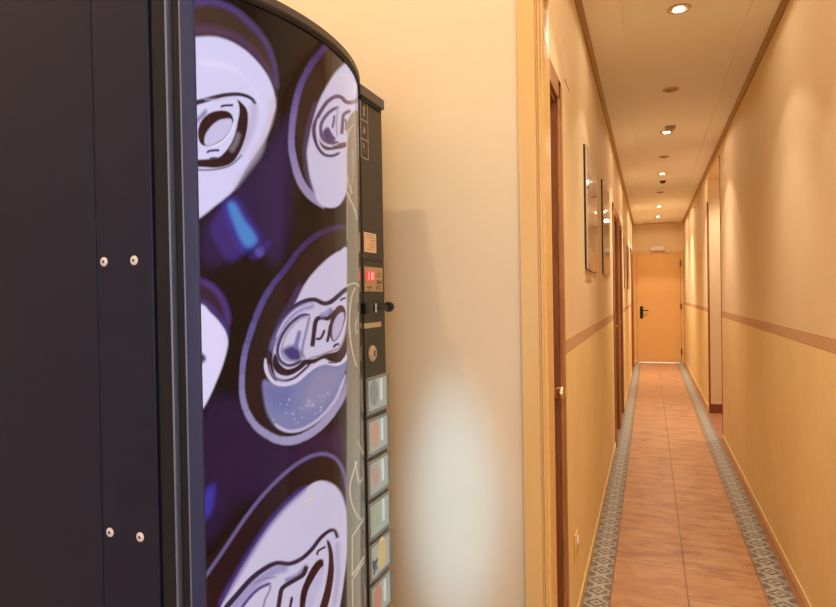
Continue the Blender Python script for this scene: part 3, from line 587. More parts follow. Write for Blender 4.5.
([299.1,760.8,300.4,758.6,301.6,756.5,303.0,754.5,304.5,752.6,306.1,750.8,311.8,756.6,310.3,758.0,308.9,759.5,307.6,761.2,306.3,762.9,305.2,764.9],(139,131,175),1.4,1),
([301.6,756.5,303.0,754.5,304.5,752.6,306.1,750.8,307.9,749.1,309.9,747.6,315.0,754.1,313.3,755.3,311.8,756.6,310.3,758.0,308.9,759.5,307.6,761.2],(141,133,175),1.4,1),
([304.5,752.6,306.1,750.8,307.9,749.1,309.9,747.6,311.8,746.3,313.8,745.0,318.6,752.0,316.7,753.0,315.0,754.1,313.3,755.3,311.8,756.6,310.3,758.0],(143,135,176),1.4,1),
([307.9,749.1,309.9,747.6,311.8,746.3,313.8,745.0,316.2,743.8,318.9,742.8,321.4,742.0,325.2,749.8,322.8,750.4,320.6,751.2,318.6,752.0,316.7,753.0,315.0,754.1,313.3,755.3],(145,137,177),1.4,1),
([313.8,745.0,316.2,743.8,318.9,742.8,321.4,742.0,323.5,741.3,324.9,740.8,329.0,748.9,327.3,749.3,325.2,749.8,322.8,750.4,320.6,751.2,318.6,752.0],(147,139,178),1.4,1),
([318.9,742.8,321.4,742.0,323.5,741.3,324.9,740.8,329.0,748.9,327.3,749.3,325.2,749.8,322.8,750.4],(148,140,179),1.4,1),
([361.6,943.7,361.7,946.3,360.6,937.0,358.0,927.9,355.9,922.9,354.5,919.9,353.5,917.4,352.6,914.7,351.3,911.6,349.7,908.0,347.8,904.1,345.9,900.1,344.0,896.3,342.1,892.4,340.3,888.6,338.4,884.7,336.6,880.7,334.8,876.4,332.9,871.9,331.0,867.4,329.1,862.8,327.1,858.2,325.1,853.6,323.3,848.8,321.6,844.0,320.1,838.9,318.5,833.6,317.0,828.4,315.8,823.6,314.8,819.4,313.9,815.5,313.2,811.9,312.5,808.2,311.7,804.3,310.8,800.5,310.1,796.7,309.6,793.2,309.4,790.0,309.5,787.1,309.8,784.2,310.1,781.1,310.5,777.9,310.9,774.5,311.4,771.1,312.1,767.7,312.8,764.3,313.7,760.9,314.7,757.6,315.7,754.6,316.8,751.8,318.0,749.2,319.2,746.9,320.7,745.1,322.3,743.8,324.3,743.0,326.4,742.6,328.7,742.6,331.2,742.9,333.9,743.7,336.4,744.9,338.7,746.5,340.7,748.5,342.4,751.1,343.9,753.9,345.2,756.7,346.3,759.1,347.0,761.2,347.8,764.0,349.0,768.4,350.7,775.4,352.7,784.4,354.8,794.1,356.6,803.2,358.3,810.9,359.9,818.3,361.2,827.8,361.7,838.5,361.7,848.2,361.7,859.8,361.6,871.9,361.6,883.1,361.6,893.5,361.6,903.5,361.6,912.9,361.6,921.2,361.6,928.3,361.6,934.5,361.6,939.7],(190,188,220),1.2,1),
([318.3,844.3,315.9,838.6,313.5,830.6,311.3,821.9,309.5,814.4,308.3,808.4,307.3,803.0,306.6,797.7,306.3,792.2,306.3,786.2,306.5,779.8,307.1,773.6,308.1,768.0,309.7,763.0,311.7,758.4,313.9,754.8,316.0,752.6,317.2,753.4,316.6,756.7,314.9,760.6,313.0,765.0,311.5,769.7,310.7,775.0,310.1,781.1,309.9,787.3,309.9,793.3,310.3,798.6,310.8,803.7,311.7,809.1,312.9,815.0,314.6,822.5,316.9,831.1,318.9,839.1,319.6,844.6],(100,76,130),2.5,0.5),
([320.4,800.9,320.3,803.0,320.0,805.9,319.6,809.0,319.2,811.6,319.0,813.6,318.9,815.5,318.9,817.3,319.2,819.2,319.7,821.3,320.3,823.5,321.0,825.8,321.9,828.3,322.9,831.0,324.1,833.8,325.4,836.7,326.8,839.6,328.3,842.6,330.0,845.7,331.5,848.7,333.0,851.4,334.8,853.9,336.6,856.5,338.4,858.8,340.0,860.5,341.1,861.6,342.2,862.3,343.3,862.9,344.3,863.2,345.0,863.3,345.7,862.9,346.7,862.5,348.1,862.7,349.7,863.5,351.3,864.9,353.0,866.9,355.0,869.8,357.3,874.6,359.8,881.9,361.7,895.0,361.7,896.0,361.7,897.7,361.2,892.2,358.9,882.5,356.4,876.8,354.5,873.4,353.2,871.5,352.1,870.1,351.1,869.2,350.2,868.6,349.6,868.4,348.9,868.7,347.8,869.0,346.4,868.8,344.8,868.1,343.2,867.2,341.2,865.8,339.1,863.8,336.9,861.4,334.7,858.6,332.5,855.6,330.4,852.6,328.5,849.5,326.7,846.2,325.0,843.0,323.5,840.0,322.1,837.0,320.8,833.9,319.6,831.0,318.4,828.2,317.4,825.6,316.5,823.1,315.8,820.7,315.2,818.2,315.0,816.0,314.9,813.8,315.0,811.7,315.2,809.4,315.8,806.8,317.0,804.1,318.1,801.6,319.0,800.0],(84,62,100),0.8,1),
([316.2,812.7,315.7,811.3,315.6,809.5,316.0,807.6,316.5,805.7,317.1,803.9,317.8,802.0,318.7,800.1,319.9,798.3,321.1,796.8,322.6,795.4,324.4,794.3,326.4,793.7,328.8,793.8,331.2,794.4,333.6,795.4,335.9,796.7,338.1,798.6,340.4,800.8,342.0,803.2,342.9,805.0,342.5,805.7,340.9,804.6,339.0,802.8,337.1,800.9,335.4,799.5,333.5,798.4,331.5,797.5,329.6,797.0,327.9,796.9,326.3,797.4,324.8,798.3,323.4,799.5,322.3,800.8,321.4,802.3,320.6,804.0,320.0,805.9,319.4,807.6,319.0,809.3,318.6,811.1,318.0,812.5,317.2,813.3],(76,56,92),0.8,1),
([341.9,853.9,340.3,852.4,338.0,850.1,335.6,847.3,333.3,844.3,331.3,841.3,329.3,838.1,327.3,834.9,325.7,831.9,324.4,829.0,323.3,826.2,322.6,823.6,322.1,821.0,322.0,818.6,322.1,816.3,322.5,814.2,323.1,812.4,324.0,810.8,325.1,809.6,326.4,808.7,327.7,808.1,329.3,807.8,330.9,807.7,332.6,808.1,334.4,808.8,336.5,810.0,338.6,811.8,340.5,813.9,341.6,815.5,341.3,816.5,340.0,815.8,338.0,814.6,336.1,813.2,334.5,812.3,333.3,811.8,332.1,811.5,331.0,811.5,330.0,811.7,328.9,812.2,327.8,812.9,326.9,813.8,326.2,815.0,325.7,816.5,325.4,818.2,325.2,820.2,325.3,822.2,325.8,824.3,326.4,826.5,327.4,829.0,328.5,831.5,330.0,834.2,331.7,837.2,333.5,840.1,335.4,842.9,337.2,845.5,339.4,848.2,341.1,851.0,342.4,853.1],(92,72,112),0.8,1),
([325.8,817.7,326.6,819.8,328.1,822.2,329.9,824.2,331.2,825.3,332.3,824.9,333.4,823.5,334.4,821.8,335.4,820.4,336.4,819.5,337.5,818.9,338.4,818.2,338.7,817.3,338.4,815.7,337.5,813.9,336.4,812.1,335.2,810.9,333.7,810.2,332.0,809.9,330.3,810.0,328.9,810.6,327.7,811.9,326.6,813.7,325.9,815.7],(76,60,110),1.5,1),
([337.3,841.2,336.5,839.6,336.3,837.8,336.1,835.8,335.8,833.8,335.4,831.7,335.0,829.4,334.6,827.3,335.1,826.1,335.8,826.4,336.8,828.1,337.3,830.3,337.7,832.7,338.1,834.9,338.4,837.0,338.6,839.1,338.8,840.9,338.2,841.7],(96,76,118),0.7,1),
([321.7,814.4,321.6,812.8,321.7,810.0,322.2,806.9,322.9,804.5,323.9,802.9,325.2,801.7,326.8,800.9,328.7,800.8,330.9,801.3,333.3,802.6,335.9,804.3,338.5,806.2,341.5,808.4,344.7,811.1,347.6,814.1,349.8,816.8,351.1,819.4,352.0,822.0,352.1,823.6,351.2,823.6,349.2,821.2,346.0,817.5,342.4,813.8,339.3,811.0,336.7,809.2,334.4,807.9,332.1,806.9,330.2,806.5,328.5,806.8,327.1,807.5,325.9,808.5,324.8,809.5,323.8,811.0,322.9,812.8,322.1,814.2],(80,58,74),0.8,1),
([346.4,827.6,346.5,829.6,346.8,832.5,347.0,835.8,347.3,839.0,347.6,842.1,347.8,845.1,348.1,847.9,348.7,850.1,349.7,852.1,351.3,854.7,353.1,857.6,354.4,859.9,353.4,861.9,352.1,859.8,350.0,856.7,347.8,853.2,345.9,849.4,344.9,845.9,344.5,842.6,344.3,839.5,344.0,836.6,343.7,833.5,343.5,830.2,343.2,827.4,343.1,825.4],(92,72,98),0.7,1),
([348.3,846.0,347.9,844.4,348.2,843.1,348.5,841.8,348.6,840.3,348.5,838.5,348.2,836.3,347.9,834.2,348.3,833.2,349.0,833.7,349.8,835.6,350.2,837.8,350.4,840.1,350.6,842.2,350.4,844.0,350.1,845.5,349.8,846.7,349.0,846.8],(104,84,110),0.7,1),
([269.3,797.4,268.4,796.1,266.7,792.4,264.4,787.6,261.8,783.0,258.4,778.5,254.4,773.6,250.4,768.8,246.9,764.8,244.0,761.6,241.4,759.0,239.3,756.7,237.7,754.2,236.4,751.0,235.5,747.4,235.4,744.7,236.6,744.1,239.3,746.6,243.5,751.4,248.1,757.2,252.3,762.4,255.9,767.0,259.6,771.5,262.7,776.0,265.2,780.5,267.2,785.5,268.6,791.0,269.3,795.4],(186,178,214),3,0.5),
([205.0,846.6,210.2,847.8,218.3,849.2,227.2,850.2,234.7,850.0,240.5,848.3,245.6,845.4,250.1,841.8,254.2,837.9,258.1,832.7,261.6,826.3,264.3,820.7,265.6,818.1,265.5,819.6,264.3,824.1,262.1,829.5,259.1,833.9,255.3,837.2,250.7,840.3,245.4,842.8,239.5,844.4,232.2,844.6,223.8,843.9,215.7,843.0,209.8,842.7,206.0,843.4,203.7,844.5,203.1,845.6],(216,214,248),3,0.6),
([208.0,815.1,210.1,814.9,213.1,815.2,216.6,815.7,219.8,816.2,222.6,816.8,225.1,817.6,227.7,818.4,230.2,819.2,233.0,819.9,236.0,820.7,238.6,821.3,240.5,822.3,240.5,822.8,238.6,822.8,235.9,822.1,232.9,821.3,230.1,820.5,227.5,819.8,225.0,819.0,222.4,818.2,219.8,817.6,216.7,817.0,213.3,816.6,210.3,816.3,208.1,815.6],(176,172,212),1.5,0.7),
([237.0,801.5,236.0,799.9,235.2,797.5,234.2,794.8,232.9,792.3,231.1,789.9,229.1,787.5,226.7,785.1,224.4,783.1,221.7,781.3,218.8,779.7,216.0,778.4,214.3,777.0,214.5,776.6,216.6,777.2,219.5,778.5,222.5,780.2,225.3,782.1,227.9,784.3,230.2,786.7,232.5,789.3,234.3,791.9,235.7,794.5,236.8,797.3,237.5,799.8,237.6,801.5],(226,224,250),0.8,0.8),
([321.4,828.9,320.8,827.2,320.3,824.9,320.0,822.3,320.0,819.8,320.0,817.4,320.1,814.9,320.5,812.5,321.1,810.4,322.1,808.5,323.4,806.9,325.0,805.6,326.8,804.7,329.2,804.7,331.8,805.3,334.1,806.2,335.7,807.2,335.9,807.9,334.4,807.9,332.1,807.2,329.8,806.6,327.8,806.7,326.3,807.4,324.8,808.5,323.6,810.0,322.7,811.7,322.1,813.6,321.8,815.9,321.7,818.3,321.6,820.6,321.7,823.0,322.0,825.4,322.2,827.6,322.0,829.1],(206,192,216),0.8,0.9),
([341.1,852.0,340.3,849.6,340.0,846.8,339.7,843.6,339.4,840.5,339.1,837.4,338.9,834.2,338.8,831.0,338.7,828.2,338.9,825.6,339.1,823.2,339.4,821.2,340.2,820.3,340.8,820.8,341.1,822.6,340.9,824.6,340.7,827.0,340.5,829.4,340.6,832.2,340.7,835.3,340.9,838.5,341.1,841.6,341.4,844.7,341.7,847.9,342.1,850.8,341.7,852.4],(150,130,158),0.9,0.8),
([340.2,811.0,340.8,810.6,341.4,811.2,342.2,811.9,343.1,812.7,344.4,813.8,346.0,815.2,347.5,816.7,348.5,818.6,348.4,819.5,347.1,819.3,345.6,817.9,343.9,816.4,342.6,815.2,341.6,814.3,340.8,813.6,340.1,813.0,339.9,811.8],(96,74,88),0.8,1),
([195.2,665.6,200.5,666.7,204.3,666.5,208.5,665.5,212.1,664.1,214.9,662.3,217.5,659.8,219.8,657.0,221.8,654.3,223.5,651.8,224.9,649.2,226.0,646.5,226.9,643.6,227.8,640.3,228.4,636.8,228.7,633.2,229.0,629.8,229.1,626.2,229.0,622.3,228.6,619.2,228.1,617.6,227.5,618.0,226.7,619.8,225.6,622.5,223.8,625.4,221.4,629.0,218.3,633.2,214.9,637.5,211.5,640.9,207.7,643.2,203.6,644.7,199.9,646.3,195.2,648.7,193.9,652.7,193.4,657.7,193.9,662.4],(56,32,52),2.5,0.9),
([195.0,666.2,195.5,665.1,199.2,664.2,200.3,663.8,201.8,663.3,203.8,662.6,205.9,661.8,208.1,660.8,210.1,659.6,212.1,658.1,214.2,656.3,216.2,654.3,217.9,652.2,219.5,650.1,220.7,647.9,221.8,645.6,222.7,643.0,223.6,639.7,224.3,635.8,225.6,632.2,227.2,629.7,229.3,629.9,230.2,632.6,230.3,636.4,229.6,640.6,228.6,644.3,227.5,647.3,226.2,650.0,224.8,652.5,223.1,655.0,221.1,657.4,218.8,659.7,216.3,661.7,213.9,663.6,211.3,665.1,208.7,666.2,206.4,667.2,204.3,667.9,202.5,668.5,200.8,669.0,199.4,668.6,195.5,667.9],(78,54,128),3,0.8),
([195.3,648.6,196.4,647.4,199.8,647.1,200.9,647.0,202.2,646.6,203.8,645.6,205.9,644.0,208.1,642.2,210.4,640.2,212.5,638.0,214.8,635.5,217.0,632.9,218.8,630.5,220.5,628.0,222.0,625.4,223.6,623.2,225.7,622.0,227.5,622.6,227.9,624.7,227.0,627.2,225.4,630.0,223.6,632.8,221.6,635.4,219.3,638.2,216.9,640.8,214.6,643.2,212.1,645.3,209.7,647.4,207.4,649.1,205.0,650.5,202.4,651.4,200.2,651.7,196.3,651.3,195.2,650.2],(70,60,150),3,0.6),
([188.0,649.2,191.4,648.7,194.7,648.3,199.9,647.8,202.4,647.0,204.6,645.8,206.4,644.2,207.9,642.5,209.7,640.7,211.9,638.8,214.2,636.8,216.5,634.7,218.6,632.6,220.4,630.4,222.1,628.3,223.6,626.1,224.9,624.0,225.8,621.9,226.5,619.9,226.9,617.9,227.2,615.8,227.1,613.7,226.7,611.5,226.2,609.2,225.4,606.7,224.5,604.0,223.5,601.1,222.4,598.2,221.2,595.3,219.9,592.5,218.5,589.7,217.0,587.0,215.4,584.1,213.6,581.0,211.8,577.7,209.9,574.5,208.0,571.5,206.5,569.2,205.1,567.2,203.5,565.1,201.3,562.4,197.0,558.9,195.6,554.8,192.0,550.3,188.0,545.5,183.5,539.2,178.4,531.9,173.2,525.7,168.0,522.8,162.5,522.2,156.8,523.3,151.6,528.5,148.0,540.4,146.0,564.2,145.2,596.9,145.8,629.2,148.0,651.4,152.7,659.5,159.6,659.2,166.9,655.3,173.0,652.7,177.5,652.1,181.3,651.2,184.7,650.1],(208,206,246),1.4,1),
([199.9,607.2,200.6,607.5,201.5,607.0,202.5,606.3,203.4,605.5,203.9,604.8,204.4,604.1,204.7,603.2,204.8,602.5,204.4,601.7,203.8,600.8,203.0,600.1,202.3,599.7,201.6,599.3,200.8,599.1,200.2,599.2,199.8,599.8,199.6,601.4,199.5,603.6,199.6,605.8],(60,52,90),2,1),
([351.3,728.1,347.9,731.9,342.9,729.2,337.1,723.5,331.2,718.2,325.1,713.4,318.8,707.8,312.3,701.6,305.8,695.1,299.4,688.1,292.6,680.6,286.1,673.0,280.3,666.0,275.0,659.6,270.3,653.6,265.8,647.5,261.7,641.0,258.0,633.9,254.6,626.3,251.6,618.6,249.1,611.0,246.9,603.5,245.3,595.9,244.1,588.4,243.3,581.3,242.8,574.4,242.8,567.6,243.3,561.2,244.7,555.2,247.4,549.6,251.0,544.3,255.1,539.5,259.4,535.3,263.3,531.7,267.4,528.6,271.9,526.1,277.2,524.4,283.9,522.9,291.6,521.7,299.7,521.8,307.5,523.9,315.5,527.7,323.9,533.2,331.9,541.4,338.3,553.9,342.9,572.9,346.0,597.4,348.2,623.7,349.9,648.2,351.5,671.6,352.6,695.0,352.7,715.0],(44,26,28),2.5,0.9),
([348.6,729.7,347.7,729.5,346.4,729.3,344.9,729.0,343.1,728.6,341.1,727.9,339.1,727.1,339.9,722.9,341.5,723.6,343.0,724.1,344.4,724.5,345.8,724.8,347.0,725.0,348.0,725.2],(61,41,84),1.3,1),
([344.9,729.0,343.1,728.6,341.1,727.9,339.1,727.1,337.0,726.1,334.9,725.0,332.7,723.9,333.9,719.9,336.0,720.9,337.9,722.0,339.9,722.9,341.5,723.6,343.0,724.1,344.4,724.5],(60,40,84),1.3,1),
([339.1,727.1,337.0,726.1,334.9,725.0,332.7,723.9,330.6,722.7,328.5,721.7,326.4,720.6,324.3,719.4,325.9,715.5,327.9,716.6,330.0,717.7,331.9,718.8,333.9,719.9,336.0,720.9,337.9,722.0,339.9,722.9],(59,39,85),1.3,1),
([330.6,722.7,328.5,721.7,326.4,720.6,324.3,719.4,322.2,718.1,320.2,716.7,318.0,715.2,315.9,713.7,318.4,710.3,320.4,711.7,322.1,713.1,324.0,714.4,325.9,715.5,327.9,716.6,330.0,717.7,331.9,718.8],(58,38,85),1.3,1),
([322.2,718.1,320.2,716.7,318.0,715.2,315.9,713.7,313.8,712.0,311.8,710.2,309.6,708.2,312.5,705.1,314.5,707.0,316.5,708.7,318.4,710.3,320.4,711.7,322.1,713.1,324.0,714.4],(58,38,88),1.3,1),
([315.9,713.7,313.8,712.0,311.8,710.2,309.6,708.2,307.2,706.1,304.8,703.9,302.3,701.4,299.7,698.8,303.1,695.9,305.5,698.4,307.9,700.8,310.3,703.0,312.5,705.1,314.5,707.0,316.5,708.7,318.4,710.3],(59,40,91),1.3,1),
([307.2,706.1,304.8,703.9,302.3,701.4,299.7,698.8,297.0,695.8,294.3,692.5,291.5,688.9,288.8,685.2,292.9,682.7,295.5,686.5,298.2,690.0,300.7,693.2,303.1,695.9,305.5,698.4,307.9,700.8,310.3,703.0],(60,42,95),1.3,1),
([297.0,695.8,294.3,692.5,291.5,688.9,288.8,685.2,286.1,681.6,283.5,678.4,281.1,675.7,284.9,672.7,287.5,675.7,290.2,679.1,292.9,682.7,295.5,686.5,298.2,690.0,300.7,693.2],(61,43,99),1.3,1),
([288.8,685.2,286.1,681.6,283.5,678.4,281.1,675.7,278.7,673.2,276.2,670.7,273.6,668.0,271.1,665.0,275.4,662.3,277.7,665.2,280.1,667.7,282.4,670.2,284.9,672.7,287.5,675.7,290.2,679.1,292.9,682.7],(65,49,106),1.3,1),
([278.7,673.2,276.2,670.7,273.6,668.0,271.1,665.0,268.5,661.6,265.8,657.9,263.1,654.1,260.6,650.0,265.2,647.7,267.8,651.7,270.4,655.4,272.8,659.0,275.4,662.3,277.7,665.2,280.1,667.7,282.4,670.2],(71,57,116),1.3,1),
([268.5,661.6,265.8,657.9,263.1,654.1,260.6,650.0,258.0,645.7,255.4,640.9,253.0,635.7,258.1,633.8,260.5,638.9,262.8,643.5,265.2,647.7,267.8,651.7,270.4,655.4,272.8,659.0],(77,65,125),1.3,1),
([260.6,650.0,258.0,645.7,255.4,640.9,253.0,635.7,250.7,630.4,248.4,625.2,246.5,620.6,244.9,616.4,250.0,614.8,251.6,618.8,253.5,623.5,255.7,628.6,258.1,633.8,260.5,638.9,262.8,643.5,265.2,647.7],(81,71,133),1.3,1),
([250.7,630.4,248.4,625.2,246.5,620.6,244.9,616.4,243.5,612.6,242.2,609.0,241.2,605.4,240.3,601.7,245.4,600.5,246.2,604.1,247.3,607.5,248.6,611.1,250.0,614.8,251.6,618.8,253.5,623.5,255.7,628.6],(92,83,143),1.3,1),
([243.5,612.6,242.2,609.0,241.2,605.4,240.3,601.7,239.5,597.9,238.9,593.9,238.4,590.0,243.5,589.2,243.9,593.0,244.6,596.8,245.4,600.5,246.2,604.1,247.3,607.5,248.6,611.1],(103,96,154),1.3,1),
([240.3,601.7,239.5,597.9,238.9,593.9,238.4,590.0,238.1,586.3,237.9,582.8,237.6,579.6,237.5,576.6,242.6,576.0,242.7,578.9,242.8,582.1,243.1,585.6,243.5,589.2,243.9,593.0,244.6,596.8,245.4,600.5],(111,106,162),1.3,1),
([238.1,586.3,237.9,582.8,237.6,579.6,237.5,576.6,237.5,573.7,237.5,570.8,237.9,567.8,238.4,564.8,243.7,565.0,243.1,567.8,242.8,570.6,242.7,573.3,242.6,576.0,242.7,578.9,242.8,582.1,243.1,585.6],(121,117,171),1.3,1),
([237.5,573.7,237.5,570.8,237.9,567.8,238.4,564.8,239.0,561.8,239.8,558.8,240.9,555.8,246.1,556.8,245.2,559.5,244.3,562.3,243.7,565.0,243.1,567.8,242.8,570.6,242.7,573.3],(127,123,175),1.3,1),
([238.4,564.8,239.0,561.8,239.8,558.8,240.9,555.8,242.0,552.9,243.5,549.9,245.1,546.9,247.0,544.0,252.0,546.1,250.3,548.7,248.7,551.4,247.3,554.1,246.1,556.8,245.2,559.5,244.3,562.3,243.7,565.0],(131,127,178),1.3,1),
([242.0,552.9,243.5,549.9,245.1,546.9,247.0,544.0,249.1,541.2,251.1,538.5,253.4,535.9,255.8,533.6,260.0,537.3,257.8,539.3,255.7,541.3,253.8,543.6,252.0,546.1,250.3,548.7,248.7,551.4,247.3,554.1],(137,133,182),1.3,1),
([249.1,541.2,251.1,538.5,253.4,535.9,255.8,533.6,258.4,531.4,261.0,529.3,263.5,527.4,267.1,532.0,264.6,533.7,262.3,535.5,260.0,537.3,257.8,539.3,255.7,541.3,253.8,543.6],(141,137,184),1.3,1),
([255.8,533.6,258.4,531.4,261.0,529.3,263.5,527.4,266.0,525.5,268.6,523.6,271.3,521.8,274.3,520.1,276.5,526.1,274.2,527.3,271.9,528.7,269.6,530.3,267.1,532.0,264.6,533.7,262.3,535.5,260.0,537.3],(143,139,186),1.3,1),
([266.0,525.5,268.6,523.6,271.3,521.8,274.3,520.1,277.5,518.6,280.9,517.4,284.3,516.3,288.0,515.5,287.3,523.0,284.3,523.6,281.6,524.3,278.9,525.1,276.5,526.1,274.2,527.3,271.9,528.7,269.6,530.3],(146,142,188),1.3,1),
([277.5,518.6,280.9,517.4,284.3,516.3,288.0,515.5,291.6,515.0,295.3,514.8,299.1,515.0,296.3,522.6,293.3,522.4,290.3,522.6,287.3,523.0,284.3,523.6,281.6,524.3,278.9,525.1],(149,145,189),1.3,1),
([288.0,515.5,291.6,515.0,295.3,514.8,299.1,515.0,302.7,515.4,306.5,516.0,310.2,516.9,313.5,518.0,309.4,525.3,306.2,524.3,303.0,523.5,299.7,522.9,296.3,522.6,293.3,522.4,290.3,522.6,287.3,523.0],(150,146,189),1.3,1),
([302.7,515.4,306.5,516.0,310.2,516.9,313.5,518.0,316.7,519.2,319.9,520.7,322.7,522.4,325.5,524.3,320.5,531.0,317.8,529.3,315.0,527.7,312.3,526.4,309.4,525.3,306.2,524.3,303.0,523.5,299.7,522.9],(150,146,189),1.3,1),
([316.7,519.2,319.9,520.7,322.7,522.4,325.5,524.3,328.3,526.3,331.1,528.6,333.8,531.1,328.2,537.4,325.6,535.0,323.0,532.9,320.5,531.0,317.8,529.3,315.0,527.7,312.3,526.4],(150,146,188),1.3,1),
([325.5,524.3,328.3,526.3,331.1,528.6,333.8,531.1,336.2,533.8,338.6,536.7,340.8,539.6,342.7,542.6,337.5,547.8,335.5,545.1,333.2,542.4,330.9,539.8,328.2,537.4,325.6,535.0,323.0,532.9,320.5,531.0],(150,146,188),1.3,1),
([336.2,533.8,338.6,536.7,340.8,539.6,342.7,542.6,344.5,545.6,346.1,548.8,347.6,552.3,348.9,556.2,344.0,559.9,342.6,556.5,341.1,553.4,339.4,550.5,337.5,547.8,335.5,545.1,333.2,542.4,330.9,539.8],(144,140,180),1.3,1),
([344.5,545.6,346.1,548.8,347.6,552.3,348.9,556.2,350.0,561.0,351.0,566.6,351.8,572.1,347.4,574.7,346.4,569.4,345.3,564.2,344.0,559.9,342.6,556.5,341.1,553.4,339.4,550.5],(138,133,172),1.3,1),
([348.9,556.2,350.0,561.0,351.0,566.6,351.8,572.1,352.4,577.0,352.9,580.4,348.9,582.6,348.2,579.3,347.4,574.7,346.4,569.4,345.3,564.2,344.0,559.9],(134,128,166),1.3,1),
([348.5,703.1,347.0,706.0,344.9,704.9,342.6,702.2,340.6,700.1,338.9,699.2,337.5,698.3,336.1,697.2,334.5,695.9,332.7,694.4,330.9,692.9,328.8,691.1,326.3,688.8,323.5,686.0,320.5,682.8,317.2,679.5,314.2,676.1,311.5,672.9,308.9,669.6,306.4,666.2,304.0,662.8,301.8,659.0,299.8,655.1,297.8,651.2,295.7,647.7,293.7,644.7,291.7,642.0,289.7,639.5,287.6,636.9,285.4,634.3,283.3,631.7,281.3,629.1,279.4,626.3,277.5,623.4,275.8,620.2,274.2,617.1,273.1,614.1,272.5,611.4,272.3,608.7,272.2,606.1,272.1,603.5,271.9,600.8,271.7,598.2,271.5,595.6,271.7,592.8,272.1,589.6,272.7,586.1,273.5,582.8,274.4,579.9,275.1,577.5,276.0,575.6,276.9,573.8,278.2,572.1,279.8,570.2,281.6,568.4,283.7,566.7,286.0,565.3,288.8,564.4,291.7,563.7,294.8,563.4,298.1,563.5,301.4,564.0,304.8,565.0,308.4,566.3,312.1,567.9,316.1,569.9,320.4,572.2,324.4,574.9,328.3,578.2,331.9,582.0,335.2,586.3,338.1,591.0,340.7,596.0,342.9,600.9,344.6,606.1,346.0,611.7,347.1,618.2,347.9,625.7,348.4,633.8,348.7,642.9,348.9,652.9,349.1,665.6,349.3,680.4,349.2,693.9],(190,188,220),1.3,1),
([300.5,664.0,297.4,661.0,294.5,655.9,291.3,650.4,288.0,645.1,284.5,639.8,280.7,634.2,277.1,629.2,275.7,625.1,276.9,624.3,280.4,627.2,283.9,632.2,287.9,637.9,291.4,643.2,294.6,648.6,297.9,654.2,300.8,659.3,301.7,663.4],(88,66,140),3.5,0.5),
([261.6,578.6,263.4,579.1,266.0,577.8,269.1,575.9,272.2,574.5,275.2,573.5,278.5,572.6,281.9,571.9,285.1,571.7,288.2,571.9,291.1,572.7,294.1,573.8,297.0,575.2,300.1,577.3,302.8,579.9,305.8,582.5,309.1,584.4,312.4,585.4,315.9,585.8,319.7,585.7,323.1,585.3,326.8,584.1,330.7,582.3,334.3,580.6,337.4,579.6,340.2,580.5,342.7,582.5,344.6,584.2,345.8,584.0,345.9,581.1,345.3,576.7,344.1,571.4,342.4,566.1,340.2,560.6,337.3,554.7,334.1,549.0,330.8,544.3,327.4,540.9,323.8,538.4,320.3,536.2,316.2,534.1,312.1,531.9,307.6,529.6,303.1,527.8,298.9,526.7,295.0,526.4,291.4,526.8,288.0,527.7,284.7,528.8,281.5,530.1,278.4,531.8,275.5,533.9,273.0,536.1,270.8,538.6,268.9,541.5,267.1,544.6,265.7,547.6,264.4,550.7,263.5,553.8,262.7,557.1,262.1,560.8,261.6,565.4,261.0,570.8,260.9,575.6],(118,124,172),2,1),
([313.5,576.0,318.4,578.4,323.6,578.7,328.7,577.7,332.6,576.5,335.1,575.2,336.7,573.4,337.4,571.0,337.1,567.8,335.9,563.5,333.6,558.3,330.6,553.1,327.2,549.1,323.4,546.3,319.1,544.2,314.5,542.9,310.6,542.3,306.6,542.2,302.7,542.7,299.9,544.3,298.9,547.5,300.6,553.5,304.2,561.8,309.0,570.1],(140,136,172),6,0.7),
([262.7,574.3,264.2,575.3,267.2,574.4,270.9,572.8,274.4,571.6,278.5,571.3,283.0,571.4,287.1,570.9,289.9,569.1,290.7,565.0,290.5,559.2,289.2,553.6,287.0,550.0,283.7,548.8,279.1,549.1,274.3,550.6,270.6,553.1,267.5,557.7,264.8,564.1,263.0,570.3],(92,98,160),6,0.6),
([271.7,538.1,272.6,536.6,274.2,534.6,276.4,532.6,278.8,530.9,281.0,529.5,283.3,528.2,286.0,527.1,289.0,526.2,292.3,525.6,295.9,525.2,299.9,525.2,303.8,525.7,308.0,526.7,312.4,528.1,316.8,529.9,321.0,532.1,324.8,534.8,328.8,537.8,332.5,541.3,335.9,545.3,338.9,550.6,341.8,556.8,343.7,563.1,344.8,567.5,343.8,568.3,341.6,564.7,338.7,559.2,336.0,553.1,333.0,548.0,329.9,544.1,326.2,540.8,322.5,537.8,318.8,535.3,314.7,533.1,310.6,531.3,306.4,529.9,302.4,528.9,298.9,528.5,295.3,528.5,291.9,528.8,288.9,529.3,286.4,530.0,284.3,530.9,282.3,532.1,280.3,533.3,278.3,534.8,276.2,536.5,274.0,537.9,272.5,538.7],(182,180,216),0.8,0.9),
([283.1,546.2,283.5,545.4,283.9,545.3,284.5,545.7,284.7,546.3,284.3,547.0,283.8,547.2,283.2,546.8],(170,174,212),0.5,0.8),
([290.6,543.2,291.0,542.4,291.4,542.2,292.0,542.6,292.1,543.2,291.8,544.0,291.3,544.2,290.7,543.8],(170,174,212),0.5,0.8),
([305.3,553.0,305.6,552.2,306.1,552.0,306.7,552.4,306.8,553.1,306.5,553.8,306.0,554.0,305.4,553.6],(170,174,212),0.5,0.8),
([270.3,541.8,270.7,541.1,271.1,540.9,271.7,541.3,271.8,541.9,271.5,542.6,271.0,542.8,270.5,542.4],(170,174,212),0.5,0.8),
([284.5,553.3,284.8,552.6,285.3,552.4,285.9,552.8,286.0,553.4,285.7,554.1,285.2,554.3,284.6,553.9],(170,174,212),0.5,0.8),
